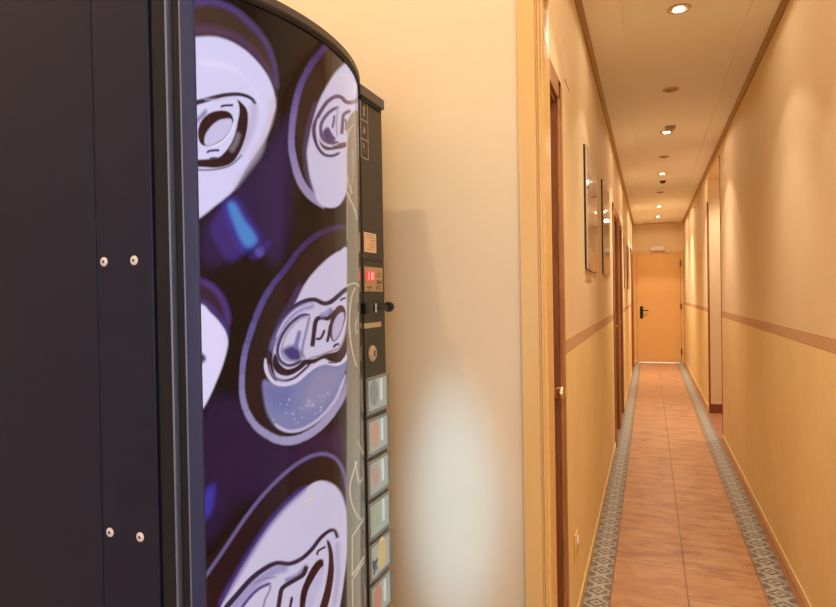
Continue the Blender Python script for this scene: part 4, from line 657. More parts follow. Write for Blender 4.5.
([326.2,553.4,326.6,552.6,327.1,552.3,327.7,552.7,327.9,553.4,327.5,554.2,327.0,554.4,326.4,554.0],(170,174,212),0.5,0.8),
([317.0,539.5,317.4,538.7,317.8,538.5,318.4,538.9,318.6,539.5,318.2,540.3,317.7,540.5,317.1,540.2],(170,174,212),0.5,0.8),
([306.0,550.7,306.4,549.9,306.8,549.7,307.4,550.1,307.6,550.8,307.2,551.5,306.7,551.7,306.1,551.3],(170,174,212),0.5,0.8),
([305.7,548.8,306.1,548.0,306.5,547.8,307.2,548.2,307.3,548.8,306.9,549.6,306.4,549.8,305.9,549.4],(170,174,212),0.5,0.8),
([299.3,537.8,299.6,537.0,300.1,536.8,300.7,537.2,300.8,537.8,300.4,538.6,300.0,538.8,299.4,538.4],(170,174,212),0.5,0.8),
([307.9,552.4,308.2,551.7,308.8,551.5,309.4,551.8,309.5,552.5,309.1,553.3,308.7,553.4,308.0,553.0],(170,174,212),0.5,0.8),
([312.5,537.9,312.9,537.1,313.3,536.9,313.9,537.3,314.0,537.9,313.7,538.7,313.2,538.9,312.6,538.6],(170,174,212),0.5,0.8),
([287.0,557.7,287.3,556.9,287.8,556.8,288.4,557.2,288.5,557.8,288.2,558.5,287.7,558.7,287.1,558.3],(170,174,212),0.5,0.8),
([318.7,539.1,319.1,538.3,319.5,538.1,320.2,538.5,320.3,539.1,320.0,539.9,319.4,540.1,318.8,539.8],(170,174,212),0.5,0.8),
([310.6,547.3,310.9,546.5,311.3,546.3,311.9,546.7,312.0,547.3,311.7,548.1,311.2,548.3,310.6,547.9],(170,174,212),0.5,0.8),
([310.3,546.3,310.6,545.5,311.1,545.3,311.6,545.7,311.8,546.3,311.4,547.1,311.0,547.3,310.4,546.9],(170,174,212),0.5,0.8),
([291.9,538.1,292.2,537.3,292.7,537.2,293.3,537.5,293.4,538.1,293.1,538.9,292.6,539.1,292.1,538.7],(170,174,212),0.5,0.8),
([294.6,534.2,295.0,533.4,295.4,533.2,296.1,533.6,296.2,534.2,295.8,535.0,295.3,535.2,294.7,534.8],(170,174,212),0.5,0.8),
([319.7,548.5,320.0,547.7,320.5,547.5,321.0,547.9,321.2,548.5,320.8,549.3,320.4,549.5,319.8,549.1],(170,174,212),0.5,0.8),
([277.5,555.0,277.9,554.3,278.3,554.1,278.9,554.5,279.1,555.1,278.7,555.8,278.2,556.0,277.6,555.6],(170,174,212),0.5,0.8),
([324.6,554.8,324.9,553.9,325.4,553.7,326.0,554.1,326.1,554.8,325.7,555.6,325.3,555.8,324.7,555.4],(170,174,212),0.5,0.8),
([305.2,547.1,305.5,546.4,306.1,546.2,306.6,546.6,306.8,547.2,306.4,548.0,305.9,548.2,305.3,547.8],(170,174,212),0.5,0.8),
([298.5,546.7,298.9,545.9,299.4,545.7,299.9,546.1,300.1,546.7,299.7,547.5,299.3,547.7,298.6,547.3],(170,174,212),0.5,0.8),
([289.6,543.8,289.9,543.1,290.4,542.9,291.0,543.3,291.1,543.9,290.7,544.7,290.3,544.8,289.7,544.5],(170,174,212),0.5,0.8),
([302.8,548.5,303.2,547.8,303.7,547.6,304.2,548.0,304.4,548.6,304.0,549.4,303.6,549.6,303.0,549.2],(170,174,212),0.5,0.8),
([308.4,546.6,308.8,545.8,309.3,545.6,309.9,546.0,310.0,546.6,309.6,547.4,309.1,547.6,308.5,547.2],(170,174,212),0.5,0.8),
([318.2,542.3,318.6,541.5,319.1,541.3,319.7,541.6,319.8,542.3,319.4,543.1,318.9,543.3,318.3,542.9],(170,174,212),0.5,0.8),
([307.8,550.0,308.2,549.2,308.7,549.0,309.3,549.4,309.4,550.0,309.1,550.8,308.6,551.0,308.0,550.6],(170,174,212),0.5,0.8),
([318.5,542.9,318.8,542.1,319.4,541.9,320.0,542.2,320.1,542.9,319.7,543.7,319.2,543.9,318.6,543.5],(170,174,212),0.5,0.8),
([321.2,552.3,321.5,551.5,321.9,551.3,322.5,551.7,322.6,552.3,322.3,553.1,321.8,553.4,321.3,553.0],(170,174,212),0.5,0.8),
([310.3,548.2,310.6,547.4,311.1,547.2,311.6,547.6,311.8,548.2,311.4,549.0,311.0,549.2,310.4,548.8],(170,174,212),0.5,0.8),
([317.0,553.3,317.3,552.5,317.8,552.3,318.4,552.7,318.6,553.4,318.2,554.2,317.7,554.4,317.1,554.0],(170,174,212),0.5,0.8),
([286.0,557.1,286.3,556.3,286.8,556.2,287.5,556.6,287.6,557.2,287.2,557.9,286.7,558.1,286.1,557.7],(170,174,212),0.5,0.8),
([318.1,542.4,318.4,541.6,318.9,541.3,319.5,541.7,319.7,542.4,319.3,543.2,318.8,543.4,318.2,543.0],(170,174,212),0.5,0.8),
([265.4,593.2,266.0,593.8,267.1,594.7,268.4,596.2,269.8,598.5,270.9,601.7,272.1,605.5,273.2,609.6,274.8,613.4,276.6,617.1,278.8,620.8,281.2,624.5,283.4,628.0,285.7,631.2,288.1,634.3,290.5,637.0,292.8,639.4,295.4,641.3,298.1,642.9,300.9,644.3,303.6,645.4,306.3,646.3,309.1,646.9,311.6,647.2,313.8,647.2,315.8,646.6,318.0,645.4,320.5,644.1,323.1,643.2,325.5,643.0,327.9,643.2,330.1,643.9,332.4,645.1,334.9,646.8,337.4,648.9,339.9,651.2,342.3,653.4,344.8,655.6,347.5,657.9,350.0,660.0,352.0,661.6,353.4,662.4,354.5,662.8,355.6,663.0,356.5,663.3,355.9,668.3,355.1,668.1,353.8,667.7,351.9,667.0,349.7,665.8,347.4,663.9,344.8,661.7,342.1,659.3,339.5,657.0,336.9,654.8,334.5,652.5,332.1,650.5,330.1,649.1,328.3,648.2,326.8,647.7,325.4,647.5,323.9,647.6,322.3,648.2,320.2,649.4,317.5,650.7,314.4,651.5,311.3,651.5,308.2,651.1,305.0,650.4,302.0,649.4,299.0,648.1,295.8,646.6,292.7,644.7,289.8,642.5,287.0,639.8,284.4,636.8,282.0,633.6,279.7,630.3,277.2,626.7,274.8,622.9,272.6,619.0,270.7,615.1,269.0,611.0,267.7,606.9,266.5,603.1,265.5,600.3,264.5,598.6,263.6,597.6,262.7,596.8,262.1,596.2],(50,32,60),0.8,1),
([270.8,603.8,273.8,606.0,276.5,610.1,279.1,614.8,281.6,619.0,283.9,622.5,286.5,625.9,289.2,629.0,291.8,631.7,294.3,633.9,296.9,635.8,299.5,637.3,302.1,638.4,305.1,639.3,308.7,639.8,312.0,640.7,314.2,642.6,313.8,645.0,311.3,646.3,307.6,646.4,303.4,645.7,299.5,644.5,296.0,643.0,292.9,641.1,289.8,638.9,286.7,636.2,283.7,633.2,280.9,629.8,278.1,626.2,275.5,622.4,272.8,618.0,270.3,613.1,268.5,608.5,268.6,604.8],(110,104,170),2.5,0.7),
([263.5,598.1,263.2,596.6,262.8,594.4,262.6,591.9,262.7,589.5,263.2,587.4,263.8,585.4,264.6,583.5,265.6,581.6,266.7,579.7,268.2,577.7,269.9,575.9,271.9,574.2,274.2,572.9,276.7,571.8,279.5,571.0,282.2,570.5,285.2,570.3,288.4,570.3,291.5,570.7,294.5,571.3,297.3,572.4,299.9,573.9,302.2,575.5,304.5,577.0,306.8,578.5,309.2,580.0,311.5,581.4,313.8,582.4,316.3,583.2,319.2,583.8,321.9,584.1,324.3,584.1,326.8,583.4,329.8,581.9,332.8,580.4,336.0,579.5,339.0,579.7,341.6,580.6,344.0,582.0,346.0,584.0,347.4,586.9,348.2,590.6,348.8,594.0,349.1,596.4,347.8,597.1,346.9,595.1,345.7,592.1,344.3,589.2,342.9,587.1,341.4,585.6,339.5,584.4,337.5,583.7,335.5,583.5,333.4,584.0,330.8,585.4,327.6,586.9,324.2,587.8,321.1,587.9,317.9,587.5,314.9,586.8,312.0,585.9,309.4,584.6,306.8,583.1,304.5,581.6,302.1,580.1,299.8,578.5,297.4,577.0,295.1,575.6,292.9,574.7,290.4,574.1,287.6,573.8,284.7,573.8,282.2,573.9,279.9,574.3,277.5,575.0,275.5,575.8,273.8,576.8,272.4,578.0,271.1,579.4,270.0,581.1,268.9,582.8,268.0,584.5,267.4,586.1,266.8,587.9,266.4,589.7,266.0,591.8,265.5,594.2,265.2,596.4,264.8,598.0],(198,194,226),0.7,1),
([267.4,589.1,267.6,587.9,268.0,586.1,269.0,584.1,270.1,582.4,271.4,580.9,272.8,579.4,274.4,578.1,276.1,577.0,277.9,576.1,280.0,575.3,282.0,574.7,284.3,574.5,286.6,574.4,289.2,574.6,291.8,575.1,294.4,576.0,297.2,577.5,300.3,579.4,302.9,581.3,305.1,583.0,306.9,584.4,308.3,585.6,309.1,586.8,309.6,587.8,308.9,588.4,307.9,588.0,306.5,587.4,305.2,586.2,303.5,584.9,301.3,583.2,298.6,581.3,295.7,579.5,293.1,578.1,290.9,577.3,288.5,576.9,286.2,576.7,284.1,576.7,282.2,576.9,280.5,577.4,278.7,578.0,277.2,578.8,275.7,579.7,274.4,580.9,273.1,582.1,272.1,583.4,271.1,584.9,270.2,586.7,269.1,588.3,268.2,589.3],(70,56,96),0.6,1),
([273.4,601.4,272.6,599.9,271.9,597.5,271.3,594.8,271.3,592.2,271.9,589.9,272.8,587.5,274.2,585.3,276.0,583.5,278.1,582.0,280.7,580.8,283.4,580.0,286.2,579.6,289.1,579.8,292.1,580.5,295.0,581.6,297.7,582.7,300.3,584.0,302.6,585.6,304.6,587.2,305.8,588.6,305.9,589.9,305.1,591.1,303.9,592.0,302.6,592.2,301.3,591.5,299.7,590.1,297.9,588.6,295.9,587.4,293.7,586.6,291.2,585.9,288.7,585.6,286.3,585.7,284.2,586.6,282.2,588.0,280.4,589.7,278.9,591.4,277.7,593.2,276.9,595.2,276.2,597.1,275.6,598.6,274.9,599.9,274.4,601.0,273.8,601.7],(44,24,42),0.7,1),
([309.8,635.3,308.2,635.8,305.9,636.3,303.0,636.5,300.1,635.7,297.0,634.3,293.9,632.4,290.9,630.1,288.0,627.7,285.3,625.0,282.9,622.1,280.7,619.1,278.9,616.1,277.4,613.0,276.1,609.9,275.3,606.8,274.8,603.9,274.9,601.2,275.4,598.6,276.4,596.3,277.6,594.1,279.3,592.1,281.4,590.4,283.7,588.9,286.0,587.8,288.3,587.3,290.6,587.3,292.6,587.6,294.6,588.0,296.7,588.6,298.9,589.7,300.6,590.9,301.6,591.9,301.0,592.9,299.6,592.6,297.5,592.1,295.3,591.5,293.4,590.9,291.7,590.5,290.0,590.3,288.3,590.3,286.8,590.6,285.1,591.4,283.2,592.6,281.6,594.0,280.2,595.5,279.3,597.2,278.5,599.1,278.1,601.2,278.0,603.5,278.4,606.0,279.2,608.9,280.4,611.8,281.7,614.7,283.4,617.5,285.5,620.4,287.8,623.1,290.3,625.6,292.9,627.8,295.8,629.9,298.7,631.7,301.3,632.9,303.5,633.5,305.9,633.8,308.1,634.0,309.8,634.2],(70,56,92),0.7,1),
([306.6,632.6,305.6,632.9,304.1,633.4,302.2,633.2,300.2,632.5,298.0,631.3,295.7,629.8,293.3,627.9,291.1,625.7,288.9,623.2,286.6,620.4,284.6,617.5,282.9,614.7,281.6,612.0,280.7,609.3,280.0,606.7,279.6,604.3,279.6,602.1,280.0,600.1,280.6,598.2,281.5,596.6,282.8,595.1,284.4,593.8,286.0,593.1,287.3,592.7,287.6,593.2,286.8,594.1,285.6,595.3,284.2,596.3,283.2,597.5,282.5,598.8,282.0,600.3,281.7,602.1,281.7,604.0,282.0,606.2,282.7,608.6,283.6,611.2,284.8,613.8,286.5,616.4,288.4,619.3,290.6,622.0,292.7,624.4,294.8,626.4,297.0,628.2,299.3,629.7,301.1,630.7,302.6,631.2,304.1,631.3,305.5,631.6,306.6,631.8],(140,134,180),1,0.8),
([308.9,634.5,307.7,632.5,306.8,629.4,306.0,625.9,305.1,622.6,304.2,619.5,303.4,616.3,302.5,613.2,301.7,610.2,301.0,607.3,300.4,604.5,299.9,601.8,299.8,599.3,300.4,597.0,301.3,595.1,302.4,593.9,303.6,593.2,304.4,593.7,304.2,594.9,303.5,596.2,302.7,597.6,302.4,599.2,302.5,601.2,302.9,603.8,303.5,606.6,304.2,609.4,305.0,612.4,305.9,615.5,306.8,618.7,307.7,621.8,308.6,625.2,309.5,628.7,310.0,631.9,309.9,634.3],(128,120,164),0.8,0.9),
([281.4,603.2,282.2,604.6,284.2,605.6,286.5,606.4,288.7,606.8,290.5,607.1,292.2,607.1,293.8,606.9,295.3,606.2,296.7,604.9,298.1,603.2,299.3,601.2,300.0,599.4,300.4,597.4,300.4,595.3,300.0,593.5,298.9,592.4,296.8,591.9,294.0,592.0,291.0,592.6,288.4,593.7,286.0,595.7,283.7,598.3,282.0,601.1],(62,58,116),3,1),
([298.6,620.8,296.9,619.7,296.2,617.6,295.3,615.2,294.6,612.9,293.8,610.6,293.0,608.2,292.3,606.0,293.4,603.9,295.2,603.3,297.3,604.3,297.8,606.6,298.4,609.2,299.0,611.5,299.6,613.9,300.2,616.3,300.7,618.5,299.9,620.4],(104,104,172),1.5,0.9),
([313.6,603.2,313.9,605.5,314.3,608.6,314.8,612.2,315.3,615.6,315.8,619.0,316.3,622.6,316.9,625.7,317.7,627.8,318.4,628.6,319.2,628.9,320.3,629.1,321.5,629.2,322.5,629.1,324.1,628.4,326.4,627.7,329.4,628.3,331.3,630.4,332.6,633.1,333.6,635.7,334.3,637.3,330.2,639.2,329.4,637.6,328.4,635.2,327.4,633.1,326.7,632.2,326.5,632.3,325.4,632.7,323.5,633.4,321.4,633.7,319.5,633.5,317.5,633.2,315.3,632.1,313.6,630.0,312.6,627.0,311.9,623.6,311.4,620.0,311.0,616.6,310.5,613.2,310.0,609.6,309.5,606.5,309.2,604.3],(52,36,52),0.6,1),
([319.9,632.4,321.7,631.1,323.8,631.6,326.2,632.3,328.5,633.3,330.5,634.6,332.0,636.2,333.2,637.5,332.7,639.6,331.4,640.9,329.3,641.2,328.1,640.0,326.9,638.9,325.7,638.0,324.2,637.4,322.2,636.7,320.3,636.2,319.3,634.2],(136,132,182),1.5,0.8),
([314.9,610.3,315.9,609.4,317.5,609.2,319.4,609.3,321.2,610.2,322.5,612.1,323.6,614.6,324.5,616.9,324.4,618.9,323.5,619.3,322.1,618.1,321.2,615.8,320.3,613.6,319.4,612.2,318.5,611.9,317.2,611.8,315.9,612.0,314.9,611.2],(60,44,66),0.6,1),
([326.7,605.9,327.9,606.5,328.3,608.0,328.9,609.9,329.4,612.1,330.0,615.1,330.6,618.7,331.1,622.1,330.6,624.7,329.6,625.0,328.2,622.9,327.6,619.5,326.9,615.9,326.4,613.0,325.9,610.9,325.4,609.1,325.0,607.7,325.6,606.3],(60,40,60),0.6,1),
([328.8,621.1,329.2,624.1,329.7,627.3,330.5,630.3,331.3,633.1,332.6,635.7,334.1,638.1,335.7,640.2,337.2,641.8,338.7,642.6,340.3,643.0,341.7,642.8,342.9,642.1,343.9,640.8,344.7,639.0,345.4,636.8,345.6,634.4,345.5,631.6,345.1,628.6,344.4,625.4,343.5,622.4,342.5,619.2,341.3,616.0,339.9,613.1,338.6,610.6,337.2,608.7,335.9,607.1,334.6,606.0,333.3,605.6,332.3,605.9,331.3,606.8,330.5,608.2,329.8,610.0,329.3,612.3,328.9,615.1,328.8,618.1],(62,40,46),0.6,1),
([331.4,613.7,331.5,616.3,331.8,619.3,332.4,622.4,333.1,625.1,334.2,627.6,335.5,630.0,336.9,632.0,338.2,633.6,339.5,634.6,340.8,635.2,341.9,635.4,342.8,635.2,343.4,634.6,343.9,633.7,344.1,632.3,344.0,630.4,343.7,627.9,343.1,624.8,342.3,621.6,341.4,618.6,340.3,615.9,338.9,613.2,337.5,610.8,336.2,609.0,335.3,607.8,334.3,607.0,333.5,606.7,332.8,607.0,332.2,608.0,331.8,609.5,331.5,611.5],(172,168,208),0.7,1),
([302.6,592.4,304.3,592.5,307.0,592.2,310.2,591.8,313.0,591.7,315.8,592.2,318.8,593.0,321.6,593.9,324.4,594.5,327.5,594.7,330.7,594.7,333.5,594.7,336.0,595.2,337.9,596.3,339.4,597.7,340.7,599.6,341.9,602.0,343.1,605.1,344.1,608.8,345.1,612.9,345.9,617.5,346.6,622.9,347.2,628.9,347.7,634.9,348.2,639.9,348.6,644.1,349.0,647.7,349.3,650.4,349.7,651.7,350.3,651.8,350.9,650.8,351.5,648.3,351.7,644.3,351.4,637.9,350.9,629.4,350.2,620.7,349.5,613.1,348.8,607.1,348.1,601.8,347.3,597.1,346.3,593.2,345.0,590.0,343.6,587.4,341.9,585.6,340.1,584.4,337.7,583.9,335.2,584.1,332.5,584.8,330.1,585.6,328.0,586.6,326.2,588.1,324.4,589.4,322.5,590.1,320.3,589.8,317.8,589.0,315.3,587.9,313.0,587.3,310.6,587.1,308.2,587.0,306.1,587.1,304.4,587.6,303.2,588.6,302.3,590.0,302.1,591.4],(48,28,34),0.7,1),
([341.2,646.7,341.5,647.1,341.9,647.7,342.4,648.2,342.8,648.6,343.4,648.8,344.3,649.0,345.2,649.1,345.9,649.2,345.6,651.5,344.9,651.4,343.9,651.2,342.9,651.0,341.8,650.6,341.0,649.9,340.3,649.2,339.9,648.5,339.6,648.1],(62,44,66),0.4,1),
([334.0,598.8,334.2,599.3,334.4,600.0,334.7,600.5,334.9,600.8,335.6,600.9,336.7,601.0,337.8,601.0,338.6,601.0,338.2,603.6,337.4,603.5,336.2,603.5,334.9,603.4,333.5,603.0,332.7,602.2,332.2,601.3,331.9,600.5,331.7,600.0],(62,44,66),0.4,1),
([275.9,615.6,277.7,617.8,279.9,621.3,282.1,625.2,284.3,628.5,286.5,631.1,288.9,633.4,291.4,635.6,293.8,637.4,296.3,639.0,299.0,640.3,301.6,641.4,303.9,642.2,306.3,642.9,308.8,643.3,310.9,643.7,312.2,644.4,312.1,645.1,310.6,645.4,308.4,645.3,305.9,644.9,303.3,644.2,300.8,643.2,298.0,642.1,295.1,640.7,292.5,639.0,290.0,637.1,287.3,634.8,284.8,632.4,282.5,629.6,280.2,626.2,277.9,622.3,276.1,618.6,275.2,615.9],(190,184,220),0.9,0.8),
([267.2,592.6,267.1,590.9,267.7,588.6,268.4,586.0,269.5,583.6,270.9,581.6,272.5,579.8,274.4,578.1,276.3,576.8,278.4,575.8,280.7,575.1,282.7,574.7,284.2,574.8,284.2,575.3,282.9,576.1,280.9,576.5,278.9,577.1,277.0,578.0,275.3,579.2,273.6,580.7,272.1,582.4,270.9,584.1,269.9,586.3,269.2,588.8,268.7,591.1,267.7,592.7],(126,112,160),0.6,0.8),
([307.5,592.7,309.7,592.5,312.6,592.6,315.9,592.8,319.1,593.2,321.6,593.6,323.9,594.2,326.2,594.8,328.6,595.3,331.1,595.7,333.7,595.9,336.2,596.4,338.5,597.5,340.4,599.2,342.0,601.5,343.4,604.3,344.6,607.7,345.7,612.5,346.7,618.4,347.3,624.0,347.5,628.0,346.9,628.1,346.1,624.3,345.1,618.9,344.2,613.1,343.1,608.5,341.9,605.2,340.6,602.6,339.1,600.5,337.4,598.9,335.5,598.0,333.2,597.5,330.7,597.3,328.1,596.9,325.6,596.4,323.3,595.8,321.1,595.2,318.6,594.7,315.6,594.4,312.3,594.1,309.4,593.7,307.3,593.2],(120,104,120),0.8,0.9),
([326.2,585.3,327.6,584.6,329.7,584.1,331.9,583.6,334.0,583.2,336.0,583.1,337.9,583.2,339.6,583.4,340.7,583.9,340.5,584.4,339.2,584.8,337.5,584.7,335.7,584.6,333.8,584.6,331.9,584.9,329.8,585.4,327.6,585.9,326.2,585.8],(54,34,50),0.5,1),
([197.0,426.4,199.2,434.7,205.7,440.3,213.1,444.8,220.2,449.4,226.4,454.5,232.6,459.3,239.0,463.9,245.7,468.4,252.8,472.7,260.2,476.9,267.9,480.8,276.4,484.6,286.4,488.4,297.5,492.3,308.2,495.1,316.9,496.1,323.2,494.9,328.0,492.2,331.8,487.9,335.1,482.2,337.8,474.5,339.9,464.9,341.4,454.8,342.5,445.2,343.5,434.6,344.2,423.1,344.2,414.4,343.0,412.5,340.6,420.5,337.3,435.1,332.7,450.7,326.4,461.4,318.1,466.4,307.8,468.4,296.8,467.8,286.1,464.8,275.5,459.3,264.6,451.5,254.2,442.6,245.0,433.8,237.4,425.2,231.0,416.2,225.0,407.3,218.9,399.3,211.8,390.5,204.2,381.2,197.0,374.5,197.0,373.2,195.7,381.4,194.9,396.4,195.7,413.1],(40,22,26),2.5,0.9),
([194.0,410.6,196.4,413.4,197.0,417.4,200.1,421.7,204.0,425.6,208.1,429.3,212.2,433.0,216.6,436.9,221.1,441.1,225.9,445.7,230.9,450.7,235.9,455.7,240.9,460.3,245.8,464.6,250.7,468.8,255.5,472.7,260.6,476.4,266.1,480.1,271.9,483.6,277.5,486.8,282.9,489.6,288.1,491.9,293.0,493.7,297.7,495.1,302.2,496.0,306.5,496.5,310.7,496.6,314.4,496.1,318.1,495.1,321.5,493.5,324.8,491.2,327.9,488.5,330.7,485.4,333.0,481.9,335.0,478.0,336.7,473.6,338.2,468.8,339.5,463.6,340.6,457.9,341.3,452.0,341.9,446.0,342.2,439.3,342.2,432.1,342.1,425.6,342.0,421.1,345.5,417.6,345.6,422.2,345.7,428.8,345.7,436.3,345.4,443.3,344.8,449.7,344.0,455.9,342.9,462.0,341.5,467.8,339.9,473.1,337.9,478.1,335.6,482.8,332.9,487.1,329.7,490.8,325.9,494.1,322.0,496.7,318.0,498.6,313.8,499.7,309.6,500.2,305.1,500.1,300.7,499.5,295.9,498.4,291.1,497.0,286.0,495.0,280.7,492.7,275.2,489.8,269.5,486.5,263.6,482.9,258.1,479.2,252.9,475.3,248.0,471.3,243.1,467.2,238.1,462.8,233.1,458.1,228.0,453.0,223.0,448.1,218.3,443.5,213.8,439.3,209.5,435.4,205.2,431.6,201.3,428.0,197.0,423.8,196.9,419.3,193.4,415.3,191.0,412.6],(104,94,146),1.2,0.9),
([210.0,388.7,209.8,391.6,210.5,392.5,212.1,393.0,214.4,394.9,217.5,398.9,221.5,404.1,225.8,409.6,230.2,414.8,234.3,419.6,238.6,424.2,242.9,428.7,247.2,433.1,251.4,437.4,255.6,441.6,259.9,445.6,264.3,449.4,269.1,453.0,274.0,456.5,279.1,459.7,284.0,462.6,289.1,465.2,294.2,467.4,299.2,469.3,303.6,470.6,307.5,471.4,311.0,471.7,314.2,471.4,317.5,470.4,321.1,468.4,324.6,465.5,328.2,462.0,331.3,458.2,333.8,454.1,335.9,449.8,337.7,444.9,339.4,439.5,340.8,433.3,341.9,426.4,342.8,419.3,343.4,412.3,343.7,405.6,343.7,399.0,343.5,392.4,343.2,385.9,342.7,379.4,341.9,373.2,341.0,366.8,340.0,360.1,338.7,352.6,337.3,344.7,335.7,336.9,334.0,329.7,333.1,322.1,332.6,314.2,330.8,308.3,325.5,306.4,316.1,308.4,303.5,312.1,289.4,316.9,275.4,322.7,261.0,330.4,245.4,339.7,231.1,349.1,220.4,357.5,214.3,365.8,211.5,374.5,210.5,382.6],(190,188,220),1.3,1),
([213.9,396.2,218.1,398.6,223.2,402.8,228.1,408.1,232.8,413.1,237.0,417.7,241.3,422.4,245.6,426.9,249.8,431.3,254.0,435.6,258.1,439.7,262.3,443.7,266.7,447.4,271.4,451.0,276.3,454.4,281.2,457.5,286.1,460.3,291.4,462.8,297.0,465.0,301.6,467.6,304.3,470.1,303.0,472.2,298.7,472.1,293.1,470.9,287.4,468.6,281.9,465.9,276.8,462.9,271.7,459.6,266.7,456.1,261.8,452.3,257.3,448.4,253.1,444.3,248.9,440.1,244.6,435.8,240.4,431.4,236.1,426.7,231.8,422.1,227.5,417.4,222.8,412.4,217.9,407.1,214.1,401.8,212.1,397.7],(80,60,140),3,0.7),
([299.4,457.6,304.1,456.1,308.8,455.4,313.1,455.3,312.9,456.2,308.2,457.8,303.5,458.5,299.2,458.4],(206,196,190),0.6,0.9),
([225.0,386.4,228.5,386.3,232.4,387.4,235.9,389.5,239.3,391.5,242.4,393.4,245.4,395.5,248.3,397.2,251.1,398.7,253.9,399.6,256.6,400.3,259.6,400.8,262.6,401.3,265.7,401.8,268.7,402.2,271.5,402.4,273.7,402.3,275.9,401.8,278.4,400.9,280.9,400.7,282.7,401.5,282.7,404.2,281.0,406.6,278.3,408.7,274.8,410.0,271.2,410.8,267.7,410.9,264.4,410.5,261.2,410.0,258.1,409.4,255.1,408.9,251.9,408.3,248.7,407.4,245.4,406.2,242.1,404.5,238.9,402.5,235.8,400.5,232.9,398.5,229.6,396.5,226.0,394.3,223.7,391.6,222.7,388.8],(124,120,180),3,0.7),
([219.7,385.4,220.2,386.5,220.8,387.9,221.6,389.4,222.8,390.9,224.7,392.3,227.2,393.9,230.0,395.7,233.0,397.5,236.2,399.6,239.8,401.9,243.2,404.0,246.7,405.9,250.1,407.3,253.4,408.5,256.8,409.4,260.1,410.1,263.3,410.6,266.3,410.9,269.4,410.9,272.1,410.5,274.8,409.5,277.8,407.8,281.2,405.9,284.7,404.4,288.2,403.5,291.5,403.0,294.6,402.9,297.7,403.0,300.7,403.5,303.4,404.3,306.0,405.3,308.5,406.4,310.9,407.8,313.0,409.5,315.0,411.0,317.0,412.1,319.3,412.9,321.4,413.5,323.3,413.7,325.1,413.6,326.6,413.3,327.8,412.8,328.6,412.2,329.1,411.7,329.8,410.3,330.5,407.7,331.1,405.1,331.5,403.2,334.8,401.5,334.4,403.4,333.8,406.2,332.9,409.4,331.6,412.5,329.6,415.0,327.5,416.7,325.4,417.6,323.4,418.1,321.3,418.2,319.0,417.9,316.5,417.3,314.2,416.5,311.9,415.2,309.9,413.6,307.7,412.1,305.4,410.8,303.0,409.7,300.6,408.8,298.0,408.0,295.4,407.6,292.7,407.5,289.9,407.6,287.0,408.0,284.2,408.7,281.6,409.9,278.5,411.7,275.0,413.6,271.4,415.0,267.8,415.5,264.3,415.6,260.9,415.3,257.5,414.8,254.0,414.0,250.4,413.1,246.8,411.8,243.1,410.3,239.5,408.4,235.8,406.1,232.3,403.9,229.1,401.8,226.0,400.0,223.2,398.3,220.5,396.6,218.3,394.9,216.6,393.0,215.4,391.2,214.7,389.6,214.2,388.7],(50,34,62),0.9,1),
([232.8,384.3,235.5,384.9,238.2,387.1,241.2,389.4,244.0,391.3,246.5,392.8,249.1,394.1,251.6,395.1,254.1,395.8,257.2,396.1,260.6,396.1,263.7,395.9,265.5,396.8,265.2,397.8,262.6,398.9,259.4,399.1,255.8,399.1,252.5,398.7,249.6,397.9,246.9,396.8,244.3,395.4,241.7,393.9,238.8,391.9,235.7,389.6,233.0,387.4,232.0,385.1],(76,70,130),1,1),
([248.4,403.7,250.4,403.3,252.9,403.4,255.8,403.4,258.8,403.1,262.1,402.4,265.7,401.3,269.2,400.2,271.5,399.8,271.5,400.3,269.1,401.5,265.6,402.6,261.8,403.7,258.4,404.5,255.4,404.7,252.4,404.8,249.8,404.7,248.2,404.2],(120,116,160),0.7,0.9),
([265.0,396.0,264.1,395.4,263.8,394.1,263.3,392.6,262.6,391.2,261.7,389.9,260.5,388.6,259.3,387.2,258.1,385.4,257.2,383.0,256.4,380.3,255.7,377.7,255.9,375.6,256.6,375.2,257.6,376.6,258.3,379.2,259.1,381.9,260.0,384.1,261.0,385.7,262.1,387.1,263.3,388.4,264.3,389.8,265.0,391.3,265.6,392.9,266.0,394.3,265.6,395.6],(124,116,160),0.8,0.9),
([280.0,394.7,281.8,394.9,284.8,394.5,288.1,394.0,291.2,394.0,293.8,394.8,296.5,396.1,299.0,397.3,300.8,397.7,301.8,397.2,302.3,395.9,302.3,394.4,301.8,393.1,300.7,391.7,299.0,390.2,296.8,389.0,294.5,388.2,291.6,388.1,288.1,388.4,284.8,388.9,282.4,389.6,280.8,390.8,279.7,392.3,279.4,393.8],(120,116,174),2,0.9),
([273.8,367.1,274.2,369.2,274.9,372.3,275.6,375.5,276.2,378.3,276.6,380.5,277.0,382.3,277.4,383.7,277.9,384.8,278.4,385.4,278.9,385.7,279.8,386.0,281.1,386.2,283.0,386.4,285.3,386.5,288.0,386.6,290.5,386.6,292.7,386.6,295.1,386.5,297.5,386.6,299.8,387.2,301.3,388.7,302.4,390.7,303.1,392.6,303.6,393.8,299.4,397.5,298.9,396.3,298.2,394.5,297.3,392.9,296.2,391.9,294.8,391.5,292.9,391.4,290.6,391.5,288.2,391.4,285.7,391.3,283.2,391.2,280.7,391.1,278.5,390.9,277.0,390.5,275.7,390.1,274.6,389.4,273.7,388.3,273.0,386.8,272.5,385.1,272.2,383.2,271.7,381.1,271.1,378.3,270.5,375.0,269.9,371.9,269.4,369.8],(54,36,50),0.7,1),
([285.9,375.4,284.7,374.8,284.2,373.1,283.7,371.1,283.2,369.2,282.5,367.1,281.7,364.8,280.9,362.7,281.3,360.6,282.3,359.8,283.7,360.6,284.4,362.7,285.2,365.0,285.9,367.1,286.5,369.1,287.1,371.1,287.5,372.8,286.9,374.7],(60,44,66),0.6,1),
